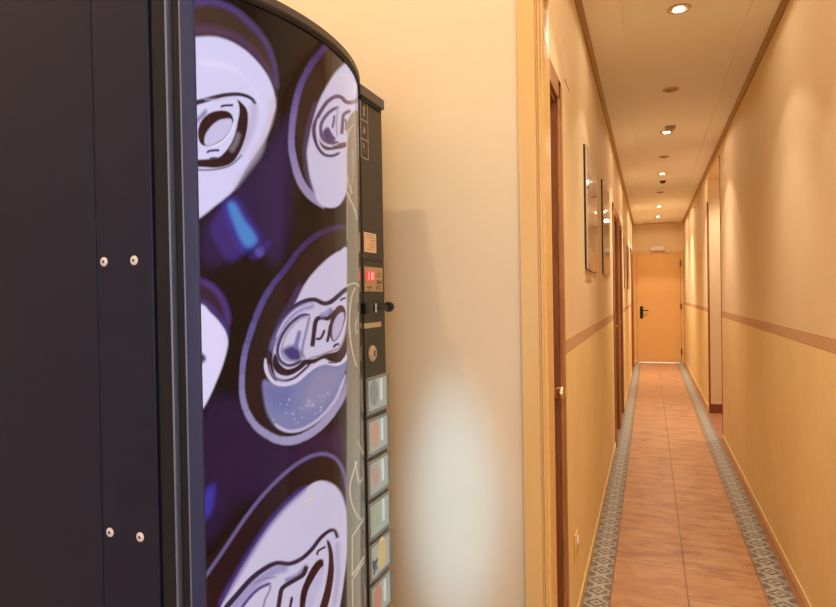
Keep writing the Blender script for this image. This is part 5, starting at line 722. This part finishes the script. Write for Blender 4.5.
([293.7,350.2,293.4,354.7,293.6,360.7,294.1,366.9,294.8,372.0,295.7,375.4,296.8,377.9,298.1,380.0,299.6,382.2,301.1,384.6,302.9,387.1,304.7,389.3,306.6,391.1,308.4,392.5,310.3,393.6,311.9,394.4,313.5,394.5,315.0,394.2,316.5,393.3,317.7,392.0,318.5,390.1,318.7,387.5,318.4,384.3,317.8,380.8,317.0,377.6,315.9,374.7,314.6,371.9,313.1,369.1,311.6,366.3,309.9,363.3,307.9,360.3,306.0,357.3,304.3,354.6,303.0,352.0,301.9,349.5,300.9,347.6,299.8,346.4,298.1,346.1,296.3,346.5,294.7,347.8],(52,24,28),0.7,1),
([298.6,350.4,298.7,354.4,299.5,359.7,300.6,365.1,301.7,369.5,303.0,372.6,304.6,374.9,306.3,376.8,308.1,378.6,309.9,380.5,311.8,382.1,313.5,383.5,315.0,384.5,316.2,385.1,317.1,385.4,317.8,385.2,318.2,384.3,318.3,382.5,318.2,379.8,317.9,376.8,317.3,374.0,316.3,371.5,315.0,369.2,313.6,366.7,312.3,364.2,310.9,361.4,309.5,358.4,308.0,355.5,306.7,353.0,305.6,350.6,304.8,348.4,304.0,346.6,303.1,345.8,301.9,345.8,300.5,346.5,299.2,348.0],(180,176,216),0.8,1),
([322.1,408.3,322.7,408.4,323.8,407.0,325.0,404.5,326.0,401.7,326.9,398.4,327.6,394.5,328.2,390.2,328.6,385.9,328.9,381.7,329.0,377.3,329.0,372.9,328.6,368.5,328.0,363.9,327.1,359.3,326.1,354.8,325.1,350.7,323.9,347.0,322.7,343.6,321.4,340.5,320.3,337.8,319.4,335.2,318.5,332.9,317.6,331.2,316.6,330.7,315.0,331.3,312.9,333.0,311.3,335.4,310.8,338.7,311.8,343.0,314.0,348.5,316.5,354.2,318.6,359.5,320.0,364.1,321.1,368.4,321.9,372.6,322.7,376.7,323.2,380.9,323.6,385.0,323.8,389.0,323.8,393.0,323.4,397.4,322.7,402.1,322.2,406.1],(52,24,30),0.7,1),
([313.3,399.0,313.4,399.8,313.6,400.7,313.8,401.6,314.4,402.1,315.8,402.2,317.9,401.9,320.1,401.6,321.4,401.3,320.5,403.9,319.1,404.1,316.9,404.5,314.7,404.7,313.0,404.5,311.9,403.7,311.5,402.4,311.3,401.3,311.2,400.6],(62,44,66),0.4,1),
([331.8,399.0,330.4,397.5,330.4,393.6,330.4,389.1,330.4,384.4,330.4,379.7,330.5,374.7,330.4,369.5,330.0,364.0,329.1,357.4,327.7,349.9,326.5,343.0,327.1,336.7,328.9,334.8,331.3,337.8,332.6,344.7,333.9,352.2,334.8,359.1,335.2,364.9,335.3,370.4,335.2,375.5,335.2,380.2,335.2,385.0,335.2,389.6,335.2,393.5,333.5,397.6],(164,158,196),2.5,0.8),
([350.0,844.1,341.2,321.2,340.6,286.7,354.8,259.5,361.7,877.7,355.3,860.6],(122,112,96),0.7,0.93),
([356.4,850.3,355.4,847.6,354.1,844.0,352.6,839.8,351.4,835.6,350.5,831.2,349.8,826.5,349.3,821.6,348.8,816.7,348.3,811.7,348.0,806.6,347.8,801.5,347.8,796.6,348.0,791.7,348.4,786.8,349.0,782.2,349.6,778.2,350.6,774.8,351.9,771.9,353.0,769.5,353.9,767.9,354.8,769.1,354.0,770.7,352.8,773.0,351.6,775.8,350.6,779.2,350.0,783.1,349.5,787.7,349.1,792.5,348.9,797.4,348.9,802.3,349.1,807.4,349.4,812.5,349.8,817.5,350.3,822.4,350.9,827.3,351.6,832.0,352.4,836.3,353.6,840.3,354.9,844.4,356.3,848.1,357.2,850.9],(196,184,160),0.6,0.8),
([346.9,770.0,347.5,768.4,348.6,766.0,349.7,763.4,350.8,760.9,352.0,758.7,353.2,756.7,354.3,754.6,355.3,752.3,356.2,749.4,357.0,746.0,357.6,743.0,358.1,740.8,359.1,742.1,358.7,744.2,358.1,747.2,357.2,750.5,356.4,753.4,355.3,755.8,354.2,757.8,352.9,759.9,351.8,762.0,350.7,764.4,349.6,767.0,348.6,769.4,347.8,771.0],(196,184,160),0.5,0.9),
([354.8,819.1,354.9,814.4,355.2,807.5,355.4,799.8,355.2,792.8,354.7,786.7,353.9,780.8,353.0,775.3,352.3,770.4,351.7,765.9,351.1,761.8,350.6,758.4,350.3,756.0,351.0,756.3,351.3,758.7,351.8,762.1,352.4,766.2,353.0,770.7,353.8,775.7,354.6,781.2,355.4,787.2,356.0,793.5,356.1,800.6,355.9,808.3,355.7,815.2,355.5,820.0],(196,184,160),0.5,0.6),
([350.1,847.1,349.4,802.3,348.6,757.9,347.9,713.7,348.5,713.8,349.2,758.2,349.9,802.8,350.6,847.7],(196,184,160),0.5,0.6),
([344.9,661.2,345.8,661.8,347.1,662.7,348.6,663.7,349.9,664.5,351.3,665.2,352.7,665.8,354.1,666.3,355.1,666.4,356.3,665.9,357.4,665.0,358.5,663.9,359.3,663.1,360.2,664.5,359.4,665.2,358.3,666.3,356.9,667.3,355.5,667.9,353.9,667.8,352.4,667.2,350.8,666.5,349.4,665.8,348.0,665.0,346.5,664.0,345.2,663.1,344.3,662.5],(196,184,160),0.6,0.9),
([355.3,662.7,354.6,661.4,353.7,659.6,352.7,657.3,351.8,654.5,351.0,651.3,350.3,647.6,349.7,643.4,349.2,639.0,348.8,634.1,348.5,628.8,348.3,623.3,348.3,617.5,348.6,611.3,349.2,604.7,349.9,598.2,350.7,592.1,351.8,586.3,353.0,580.5,354.1,575.5,354.9,571.9,356.1,571.6,355.3,575.3,354.1,580.4,352.9,586.1,351.9,591.9,351.1,598.0,350.3,604.6,349.8,611.2,349.5,617.3,349.5,623.1,349.6,628.6,350.0,633.9,350.4,638.8,350.9,643.2,351.5,647.3,352.2,651.0,352.9,654.2,353.8,656.8,354.7,659.0,355.7,660.8,356.3,662.1],(196,184,160),0.5,0.9),
([356.5,626.2,356.2,625.0,355.6,623.4,355.0,621.5,354.7,619.4,354.6,617.0,354.7,614.3,354.8,611.8,355.2,610.1,356.2,609.4,357.0,610.1,357.7,611.0,358.2,611.6,357.5,612.4,357.0,611.8,356.4,611.0,355.8,610.4,355.9,610.3,355.7,611.7,355.5,614.1,355.4,616.8,355.5,619.1,355.9,621.1,356.4,622.9,356.9,624.5,357.3,625.7],(196,184,160),0.5,0.9),
([353.6,465.9,352.8,464.5,351.7,462.5,350.4,460.0,349.3,457.2,348.3,454.5,347.2,451.5,346.4,448.1,345.9,444.3,345.9,439.9,346.2,435.0,346.9,429.8,347.7,424.7,348.9,419.4,350.3,413.7,351.9,408.1,353.4,403.0,355.0,398.4,356.6,393.9,358.1,390.0,359.1,386.9,359.5,386.7,358.6,390.1,357.2,394.0,355.8,398.0,354.4,402.2,352.9,407.1,351.4,412.8,350.0,418.5,348.9,423.8,348.1,428.8,347.4,433.9,347.1,438.8,347.1,443.0,347.6,446.7,348.4,450.0,349.5,452.9,350.4,455.6,351.6,458.3,352.8,460.7,354.0,462.6,354.8,464.0],(196,184,160),0.5,0.9),
([351.7,467.8,352.0,465.0,352.4,460.9,353.0,456.3,353.5,452.2,353.9,448.5,354.3,444.7,354.8,441.4,355.5,438.4,357.0,436.1,358.2,435.5,359.1,435.2,359.8,434.6,359.0,437.5,358.3,437.8,357.3,437.9,356.4,438.2,356.2,438.3,355.8,440.2,355.3,443.5,354.9,447.3,354.5,451.1,354.0,455.3,353.4,459.9,353.0,464.0,352.6,466.9],(196,184,160),0.5,0.9),
([358.1,389.4,357.0,390.2,355.6,390.9,354.0,391.3,352.5,391.3,351.0,391.1,349.5,390.6,348.1,390.0,347.2,389.6,348.2,387.5,349.2,387.9,350.5,388.4,352.0,388.8,353.5,388.9,355.0,388.7,356.6,388.1,358.1,387.0,359.1,385.8],(196,184,160),0.5,0.9),
([347.5,389.5,347.3,375.5,347.0,361.4,346.8,347.4,347.8,345.9,348.1,360.0,348.3,374.1,348.6,388.2],(196,184,160),0.5,0.9),
([347.1,346.2,348.3,346.2,349.9,346.2,351.8,345.9,353.5,345.5,355.2,345.0,357.0,344.0,358.7,342.4,359.9,340.4,358.8,345.1,357.6,346.3,356.0,347.4,354.2,348.0,352.4,348.3,350.7,348.4,348.9,348.5,347.3,348.5,346.1,348.4],(196,184,160),0.5,0.9),
([348.4,341.1,349.4,341.3,350.8,341.6,352.5,341.6,354.0,341.4,355.6,340.7,357.2,339.4,358.6,337.5,359.6,335.5,358.8,339.3,357.8,340.8,356.3,342.3,354.7,343.3,353.2,343.7,351.6,343.8,350.0,343.6,348.5,343.3,347.5,343.0],(196,184,160),0.5,0.9),
([346.7,343.8,346.7,329.5,346.7,315.2,346.7,300.8,347.7,299.1,347.7,313.5,347.7,327.9,347.8,342.3],(196,184,160),0.5,0.9),
([354.8,487.4,355.2,485.4,355.9,482.6,356.6,479.3,357.4,476.0,358.1,472.7,358.9,468.9,359.5,465.4,360.0,462.7,361.0,460.0,360.5,463.2,359.8,467.3,359.1,471.3,358.4,474.9,357.6,478.3,356.8,481.7,356.2,484.7,355.7,486.7],(196,184,160),0.5,0.7)]

def paint_print(us, vs):
    """colours of the printed sheet on a grid of print coordinates (linear rgb)"""
    U, Vv = np.meshgrid(us, vs)
    img = np.empty(U.shape+(3,)); img[:] = lin((22, 12, 14))
    for flat, col, soft, al in PRINT:
        P = np.array(flat, float).reshape(-1, 2)
        pad = soft*2+1
        i0, i1 = np.searchsorted(us, [P[:, 0].min()-pad, P[:, 0].max()+pad]); j0, j1 = np.searchsorted(vs, [P[:, 1].min()-pad, P[:, 1].max()+pad])
        if i1 <= i0 or j1 <= j0: continue
        X = U[j0:j1, i0:i1]; Y = Vv[j0:j1, i0:i1]
        D = np.full(X.shape, 1e9); inside = np.zeros(X.shape, bool)
        Q = np.roll(P, -1, 0)
        for (ax, ay), (bx, by) in zip(P, Q):
            dx, dy = bx-ax, by-ay; L2 = dx*dx+dy*dy
            if L2 < 1e-9: continue
            t = np.clip(((X-ax)*dx+(Y-ay)*dy)/L2, 0, 1)
            D = np.minimum(D, (X-ax-t*dx)**2+(Y-ay-t*dy)**2)
            if ay != by: inside ^= ((ay > Y) != (by > Y)) & (X < dx*(Y-ay)/dy+ax)
        D = np.sqrt(D); D[~inside] *= -1
        a = np.clip(D/soft*.5+.5, 0, 1); a = (a*a*(3-2*a)*al)[..., None]
        img[j0:j1, i0:i1] = img[j0:j1, i0:i1]*(1-a)+np.array(lin(col))*a
    return img
def front_panel():
    us = np.concatenate([np.arange(199, 344, .7), np.arange(344, 362.01, .35)])
    vs = np.concatenate([np.arange(PZ0*500, 225, 12), np.arange(225, PZ1*500, .8), [PZ1*500]])
    img = paint_print(us, vs)
    s = np.interp(us, U_TAB, S_TAB); s[0] = 0; s[-1] = SL
    nu, nv = len(us), len(vs)
    x, y = arc(s)
    co = np.empty((nv, nu, 3)); co[..., 0] = x+1.07; co[..., 1] = y-1.185; co[..., 2] = (vs/500)[:, None]
    idx = np.arange(nu*nv).reshape(nv, nu)
    q = np.stack([idx[:-1, :-1], idx[:-1, 1:], idx[1:, 1:], idx[1:, :-1]], -1).reshape(-1, 4)
    me = bpy.data.meshes.new('front_panel')
    me.vertices.add(nu*nv); me.vertices.foreach_set('co', co.ravel())
    me.loops.add(q.size); me.loops.foreach_set('vertex_index', q.ravel().astype(np.int32))
    me.polygons.add(len(q)); me.polygons.foreach_set('loop_start', np.arange(0, q.size, 4, dtype=np.int32))
    me.update(calc_edges=True); me.validate()
    at = me.color_attributes.new('print', 'FLOAT_COLOR', 'POINT')
    rgba = np.ones((nu*nv, 4), np.float32); rgba[:, :3] = img.reshape(-1, 3)
    at.data.foreach_set('color', rgba.ravel())
    me.shade_smooth()
    mt, b = new_mat('backlit glossy can print')
    a = mt.node_tree.nodes.new('ShaderNodeVertexColor'); a.layer_name = 'print'
    c = V(a.outputs[0])
    setc(b, 'Base Color', mixc(.35, (0, 0, 0), c)); setc(b, 'Roughness', .10); setc(b, 'Specular IOR Level', .22)
    setc(b, 'Emission Color', c); setc(b, 'Emission Strength', PRINT_GLOW)
    me.materials.append(mt)
    o = bpy.data.objects.new('front_panel', me); o.parent = vm; COL.objects.link(o)
    # thickness behind the printed sheet
    k = MB(); n = 40; P = [arc(SL*i/n, -.001) for i in range(n+1)]; B = [arc(SL*i/n, -.006) for i in range(n, -1, -1)]
    k.prism([(float(a), float(b_)) for a, b_ in P+B], 'z', PZ0, PZ1); k.build('backing_sheet', M['gasket'], o, True)
PRINT_GLOW = .72
front_panel()
def arc_band(name, o0, o1, z0, z1, mat, s0=0, s1=SL, n=48, bev=False):
    m = MB(); P = [arc(s0+(s1-s0)*i/n, o1) for i in range(n+1)]; B = [arc(s0+(s1-s0)*i/n, o0) for i in range(n, -1, -1)]
    m.prism([(float(a), float(b_)) for a, b_ in P+B], 'z', z0, z1)
    if bev: bmesh.ops.bevel(m.bm, geom=[e for e in m.bm.edges if abs(e.verts[0].co.z-e.verts[1].co.z) < 1e-6], offset=.0022, segments=2, affect='EDGES')
    return m.build(name, mat, vm, True)
arc_band('trim_gap', -.004, .0035, PZ1, PZ1+.008, M['gasket'])
arc_band('top_trim', -.03, .006, PZ1+.008, MZ, M['toptrim'], bev=True)
m = MB(); n = 40
m.prism([tuple(map(float, arc(SL*i/n, -.01))) for i in range(n+1)]+[(-.78, 1.42), (-.78, .82)], 'z', MZ-.02, MZ-.003); m.build('top_lid', M['machine_dark'], vm)
arc_band('bottom_trim', -.03, .006, .09, PZ0, M['toptrim'])
m = MB(); m.box(-.70, -.6835, 1.4082, 1.4112, .09, MZ-.004, .0008); m.build('edge_strip', M['bezel'], vm)
m = MB(); m.box(-.71, -.697, 1.4112, 1.4245, .09, MZ-.02); m.build('door_gap', M['gasket'], vm)
# control panel
m = MB(); m.box(-.71, FX, 1.4235, MY1, .09, 1.396, .002); m.box(-.71, FX, 1.4215, MY1, 1.399, 1.812, .002); m.box(-.71, FX-.003, 1.426, MY1-.002, 1.39, 1.41)
cp = m.build('control_panel', M['panel'], vm)
m = MB(); m.box(-.80, FX+.008, 1.412, MY1+.004, 1.815, MZ, .003); m.build('top_cap', M['toptrim'], vm)
m = MB(); m.box(-.70, FX+.004, 1.42, MY1-.01, 1.805, 1.817); m.build('cap_gap', M['gasket'], vm)
F0 = FX+.0005
# icons
m = MB()
IY0, IY1 = 1.423, 1.465; zz = [1.806, 1.757, 1.708, 1.660]
for z in zz: m.box(F0-.001, F0+.0004, IY0, IY1, z-.0013, z+.0013)
for yy in (IY0, IY1): m.box(F0-.001, F0+.0004, yy-.0010, yy+.0010, zz[-1], zz[0])
m.box(F0-.001, F0+.0004, 1.436, 1.450, 1.786, 1.789); m.box(F0-.001, F0+.0004, 1.441, 1.446, 1.772, 1.796); m.box(F0-.001, F0+.0004, 1.437, 1.449, 1.770, 1.773)
m.tube([(F0, 1.436, 1.725), (F0, 1.442, 1.742), (F0, 1.450, 1.734), (F0, 1.444, 1.722)], .0008, 5); m.box(F0-.001, F0+.0004, 1.440, 1.444, 1.724, 1.738)
m.tube([(F0, 1.434, 1.696), (F0, 1.442, 1.690), (F0, 1.438, 1.680), (F0, 1.450, 1.676)], .0008, 5); m.box(F0-.001, F0+.0004, 1.434, 1.438, 1.686, 1.698)
m.build('icon_strip', M['icon'], cp)
# sticker with printed lines
m = MB(); m.box(F0-.001, F0+.0006, 1.430, 1.504, 1.419, 1.470); st = m.build('sticker', M['paper'], cp)
m = MB()
for k, (a, b_) in enumerate(((.12, .8), (.2, .9), (.5, .95), (.45, .9), (.3, .92), (.4, .9), (.15, .85))):
    m.box(F0, F0+.0009, 1.430+.074*a, 1.430+.074*b_, 1.463-k*.0062, 1.4645-k*.0062)
m.build('sticker_print', M['ink'], st)
# display plate
m = MB(); m.box(F0-.002, F0+.0020, 1.427, 1.539, 1.317, 1.381, .0008); pl = m.build('display_plate', M['plate'], cp)
m = MB(); m.box(F0+.001, F0+.0034, 1.432, 1.484, 1.345, 1.370, .0005); dp = m.build('display', M['display'], pl)
m = MB()
for yy in (1.446, 1.462): m.box(F0+.003, F0+.0038, yy, yy+.004, 1.348, 1.367)
for yy in (1.468, 1.474): m.box(F0+.003, F0+.0038, yy, yy+.003, 1.348, 1.367)
m.build('digits', M['digit'], dp)
for a, b_, c, d_ in ((1.503, 1.524, 1.364, 1.3665), (1.500, 1.526, 1.357, 1.3595), (1.500, 1.512, 1.337, 1.348), (1.516, 1.530, 1.338, 1.346), (1.496, 1.530, 1.331, 1.333), (1.440, 1.448, 1.325, 1.330), (1.455, 1.463, 1.324, 1.331), (1.493, 1.500, 1.322, 1.329), (1.507, 1.514, 1.322, 1.329), (1.521, 1.530, 1.322, 1.3245), (1.446, 1.458, 1.319, 1.3215)):
    m = MB(); m.box(F0+.001, F0+.0026, a, b_, c, d_); m.build('printed_mark', M['plateink'], pl)
# coin return lever
lv = MB(); lv.box(FX-.01, FX+.014, 1.405, 1.452, 1.260, 1.287, .003)
lv.tube([(FX, 1.452, 1.273), (FX+.010, 1.475, 1.273), (FX+.013, 1.51, 1.274), (FX+.014, 1.535, 1.274)], .0085, 12)
lv.lathe([(0, -.012), (.010, -.011), (.014, -.004), (.014, .006), (.009, .012), (0, .013)], (FX+.016, 1.545, 1.275), 'y', 20)
lo = lv.build('coin_lever', M['black'], cp, True)
m = MB(); m.box(FX+.012, FX+.0155, 1.462, 1.472, 1.262, 1.286, .001); m.build('coin_guide', M['steel'], lo)
m = MB(); m.box(F0-.001, F0+.003, 1.420, 1.522, 1.222, 1.2355, .001); m.build('slot_plate', simple('pale slot metal', (206, 190, 156), .4, .2), cp)
# lock
m = MB(); m.lathe([(0, 0), (.0215, 0), (.0215, .003), (.017, .007), (.0, .008)], (FX, 1.466, 1.155), 'x', 28); lk = m.build('lock', M['lockmetal'], cp, True)
m = MB(); m.box(FX+.0078, FX+.009, 1.464, 1.468, 1.147, 1.163); m.build('keyhole', M['gasket'], lk)

# selection windows: bezel, picture card behind clear cover, light rib
def clear_cover():
    m, b = new_mat('clear button cover'); nt = m.node_tree
    tr = nt.nodes.new('ShaderNodeBsdfTransparent'); gl = nt.nodes.new('ShaderNodeBsdfGlossy'); gl.inputs['Roughness'].default_value = .08
    tr.inputs[0].default_value = (.9, .93, .94, 1)
    fr = nt.nodes.new('ShaderNodeFresnel'); fr.inputs['IOR'].default_value = 1.4
    mx = nt.nodes.new('ShaderNodeMixShader')
    gm = nt.nodes.new('ShaderNodeNewGeometry'); V.nt = nt; fk = V.op('MULTIPLY', V(fr.outputs[0]), 1-V(gm.outputs['Backfacing']))
    nt.links.new(fk.s, mx.inputs[0]); nt.links.new(tr.outputs[0], mx.inputs[1]); nt.links.new(gl.outputs[0], mx.inputs[2])
    nt.links.new(mx.outputs[0], nt.nodes['Material Output'].inputs['Surface'])
    return m
CLEAR = clear_cover()
CARD = simple('pale grey card', (178, 184, 180), .4, var=.1, scale=25, emit=(178, 186, 184), estr=.34)
RIB = simple('white plastic rib', (226, 232, 230), .25, var=.03, emit=(220, 230, 230), estr=.4)
SPOT = [((138, 146, 150), .5), ((208, 158, 140), .52), ((200, 160, 142), .4), ((172, 184, 156), .45), ((222, 198, 138), .62), ((206, 138, 116), .55)]
BZ = [(1.094-.1085*k, .997-.1085*k) for k in range(8)]
BL = ['with a grey round image', 'with an orange oval image', 'with a small orange image', 'with a pale green image', 'with a yellow can image', 'with a red orange image', None, None]
for k, (z1, z0) in enumerate(BZ):
    y0, y1 = 1.427, 1.5545
    m = MB(); m.box(FX-.002, FX+.003, y0, y1, z0, z1, .002); bt = m.build('selection_button', M['bezel'], cp)
    if BL[k]: bt['label'] = 'selection button ' + BL[k]
    ym, zm = y0+.062, (z0+z1)/2+.006
    m = MB(); m.box(FX+.002, FX+.0042, y0+.008, y1-.006, z0+.010, z1-.008); m.build('image_card', CARD, bt)
    col, sz = SPOT[k % 6]
    m = MB(); t = bmesh.new(); bmesh.ops.create_circle(t, cap_ends=True, segments=28, radius=1)
    ex = bmesh.ops.extrude_face_region(t, geom=t.faces[:]); bmesh.ops.translate(t, vec=(0, 0, .3), verts=[v for v in ex['geom'] if isinstance(v, bmesh.types.BMVert)])
    yc = y0+.040 if k != 4 else y0+.070
    m._merge(t, Matrix.Translation((FX+.0040, yc, zm)) @ Matrix.Rotation(PI/2, 4, 'Y') @ Matrix.Diagonal((.034*sz/.5, .025*(sz/.5)**.7, .003, 1)))
    m.build('can_image', simple('button image colour', col, .4, var=.12, scale=60, emit=col, estr=.34), bt)
    if k == 4:
        m = MB()
        for yy, z_, h_ in ((1.440, .608, .022), (1.448, .600, .026), (1.456, .606, .020), (1.464, .612, .012), (1.444, .586, .010)):
            m.box(FX+.0045, FX+.0058, yy, yy+.004, z_-h_/2, z_+h_/2)
        m.box(FX+.0045, FX+.0058, 1.440, 1.462, .612, .615); m.box(FX+.0045, FX+.0058, 1.446, 1.466, .590, .593)
        m.build('can_lettering', simple('navy print', (70, 78, 120), .5), bt)
    if k != 4:
        m = MB(); m.box(FX+.004, FX+.0095, y0+.078, y0+.085, z0+.030, z1-.008, .0015); m.build('rib', RIB, bt)
    m = MB(); m.box(FX+.0100, FX+.0118, y0+.002, y1-.001, z0+.003, z1-.002, .001); m.box(FX+.002, FX+.0102, y0+.002, y0+.0045, z0+.003, z1-.002); m.box(FX+.002, FX+.0102, y1-.0035, y1-.001, z0+.003, z1-.002); m.build('clear_cover', CLEAR, bt)
m = MB(); m.box(-1.0, -.70, .84, 1.54, .0, .07); m.build('plinth', M['black'], vm)

# ------------------------------------------------------------------ lights
def spot(name, loc, watts, deg, blend, col, size=.02, aim=None):
    l = bpy.data.lights.new(name, 'SPOT'); l.energy = watts; l.spot_size = math.radians(deg); l.spot_blend = blend; l.color = col; l.shadow_soft_size = size
    o = bpy.data.objects.new(name, l); o.location = loc; COL.objects.link(o)
    if aim is not None: o.rotation_euler = (Vector(aim)-Vector(loc)).to_track_quat('-Z', 'Y').to_euler()
    return o
def area(name, loc, aim, sx, sy, watts, col):
    l = bpy.data.lights.new(name, 'AREA'); l.shape = 'RECTANGLE'; l.size = sx; l.size_y = sy; l.energy = watts; l.color = col
    o = bpy.data.objects.new(name, l); o.location = loc; o.rotation_euler = (Vector(aim)-Vector(loc)).to_track_quat('-Z', 'Y').to_euler(); COL.objects.link(o)
    return o
WARM = (1.0, .94, .82)
NEAR = [1.98]
for y in NEAR: downlight(LX, y, ZC, True, 'lit recessed downlight just inside the corridor entrance')
DIM = {1.98: (.46, .5), 3.09: (.40, .62), 5.40: (.85, 1.1), 7.25: (1.2, 1.6), 9.95: (1.6, 1.9), 11.25: (1.4, 1.3)}
for y in NEAR+LIT:
    ks, kb = DIM[y]
    spot('downlight_spill', (LX, y, ZC-.02), 20*ks, 98, .25, WARM)
    spot('downlight_beam', (LX, y, ZC-.02), 60*kb, 80, 1, WARM)
    spot('downlight_stray', (LX, y, ZC-.03), 4.2*max(ks, .8), 172, .15, WARM, .03)
spot('passage_fill', (1.2, 6.6, ZC-.06), 48, 150, .4, WARM)  # added fill spot without a fitting, brightens the passage wall
# room ceiling lamps: one above the machine, one unseen and added for fill
for x, y, lab, wt in ((-.936, .62, 'lit recessed downlight in the room ceiling above the machine', 42), (.75, -.7, 'unseen downlight added behind the camera as warm fill', 86)):
    downlight(x, y, RZ, True, lab, 'downlights in the room ceiling')
    spot('room_beam', (x, y, RZ-.03), wt, 165, .3, (1.0, .72, .44), .018)
area('window_daylight', ((WX0+WX1)/2, RYB-.15, (WZ0+WZ1)/2), (.2, 0, 1.3), WX1-WX0, WZ1-WZ0, 58, (.48, .72, 1.0))
patch = spot('patch_spot', (1.15, RYB+.02, 1.9), 680, 9, 1, (.28, .60, 1.0), .05, aim=(-.55, YA, .68)); patch.scale = (.46, 1.25, 1)  # narrow spot added to lay the pale patch on the wall beside the machine
area('daylight_under_door', ((DX0+DX1)/2, YE+.35, .25), ((DX0+DX1)/2, YE, 0), .7, .2, 6, (.95, .92, 1))
m = MB(); m.box(XL-.12, XR+.12, YE+.7, YE+.75, 0, 2.7); m.box(XL-.12, XL-.10, YE+.12, YE+.7, 0, 2.7); m.box(XR+.10, XR+.12, YE+.12, YE+.7, 0, 2.7); m.box(XL-.12, XR+.12, YE+.12, YE+.75, 2.7, 2.75)
struct(m.build('wall_outside', M['white']))

w = bpy.data.worlds.new('World'); SC.world = w; w.use_nodes = True
w.node_tree.nodes['Background'].inputs[0].default_value = (.6, .75, 1, 1); w.node_tree.nodes['Background'].inputs[1].default_value = .5

# ------------------------------------------------------------------ camera
yaw, pitch, roll, FPX = (0.36034, -0.01024, -0.01702, 616.125)
f = Vector((-math.sin(yaw)*math.cos(pitch), math.cos(yaw)*math.cos(pitch), math.sin(pitch)))
r = Vector((math.cos(yaw), math.sin(yaw), 0)); u = r.cross(f)
r2 = r*math.cos(roll)+u*math.sin(roll); u2 = -r*math.sin(roll)+u*math.cos(roll)
cam = bpy.data.cameras.new('camera'); cam.sensor_width = 36; cam.sensor_fit = 'HORIZONTAL'; cam.lens = FPX*36/836; cam.clip_start = .02
co = bpy.data.objects.new('camera', cam); COL.objects.link(co)
Mx = Matrix((r2, u2, -f)).transposed().to_4x4(); Mx.translation = Vector((0, 0, 1.3)); co.matrix_world = Mx
SC.camera = co
vs = SC.view_settings; vs.view_transform = 'Standard'; vs.look = 'None'; vs.exposure = .15; vs.gamma = 1; vs.use_curve_mapping = False
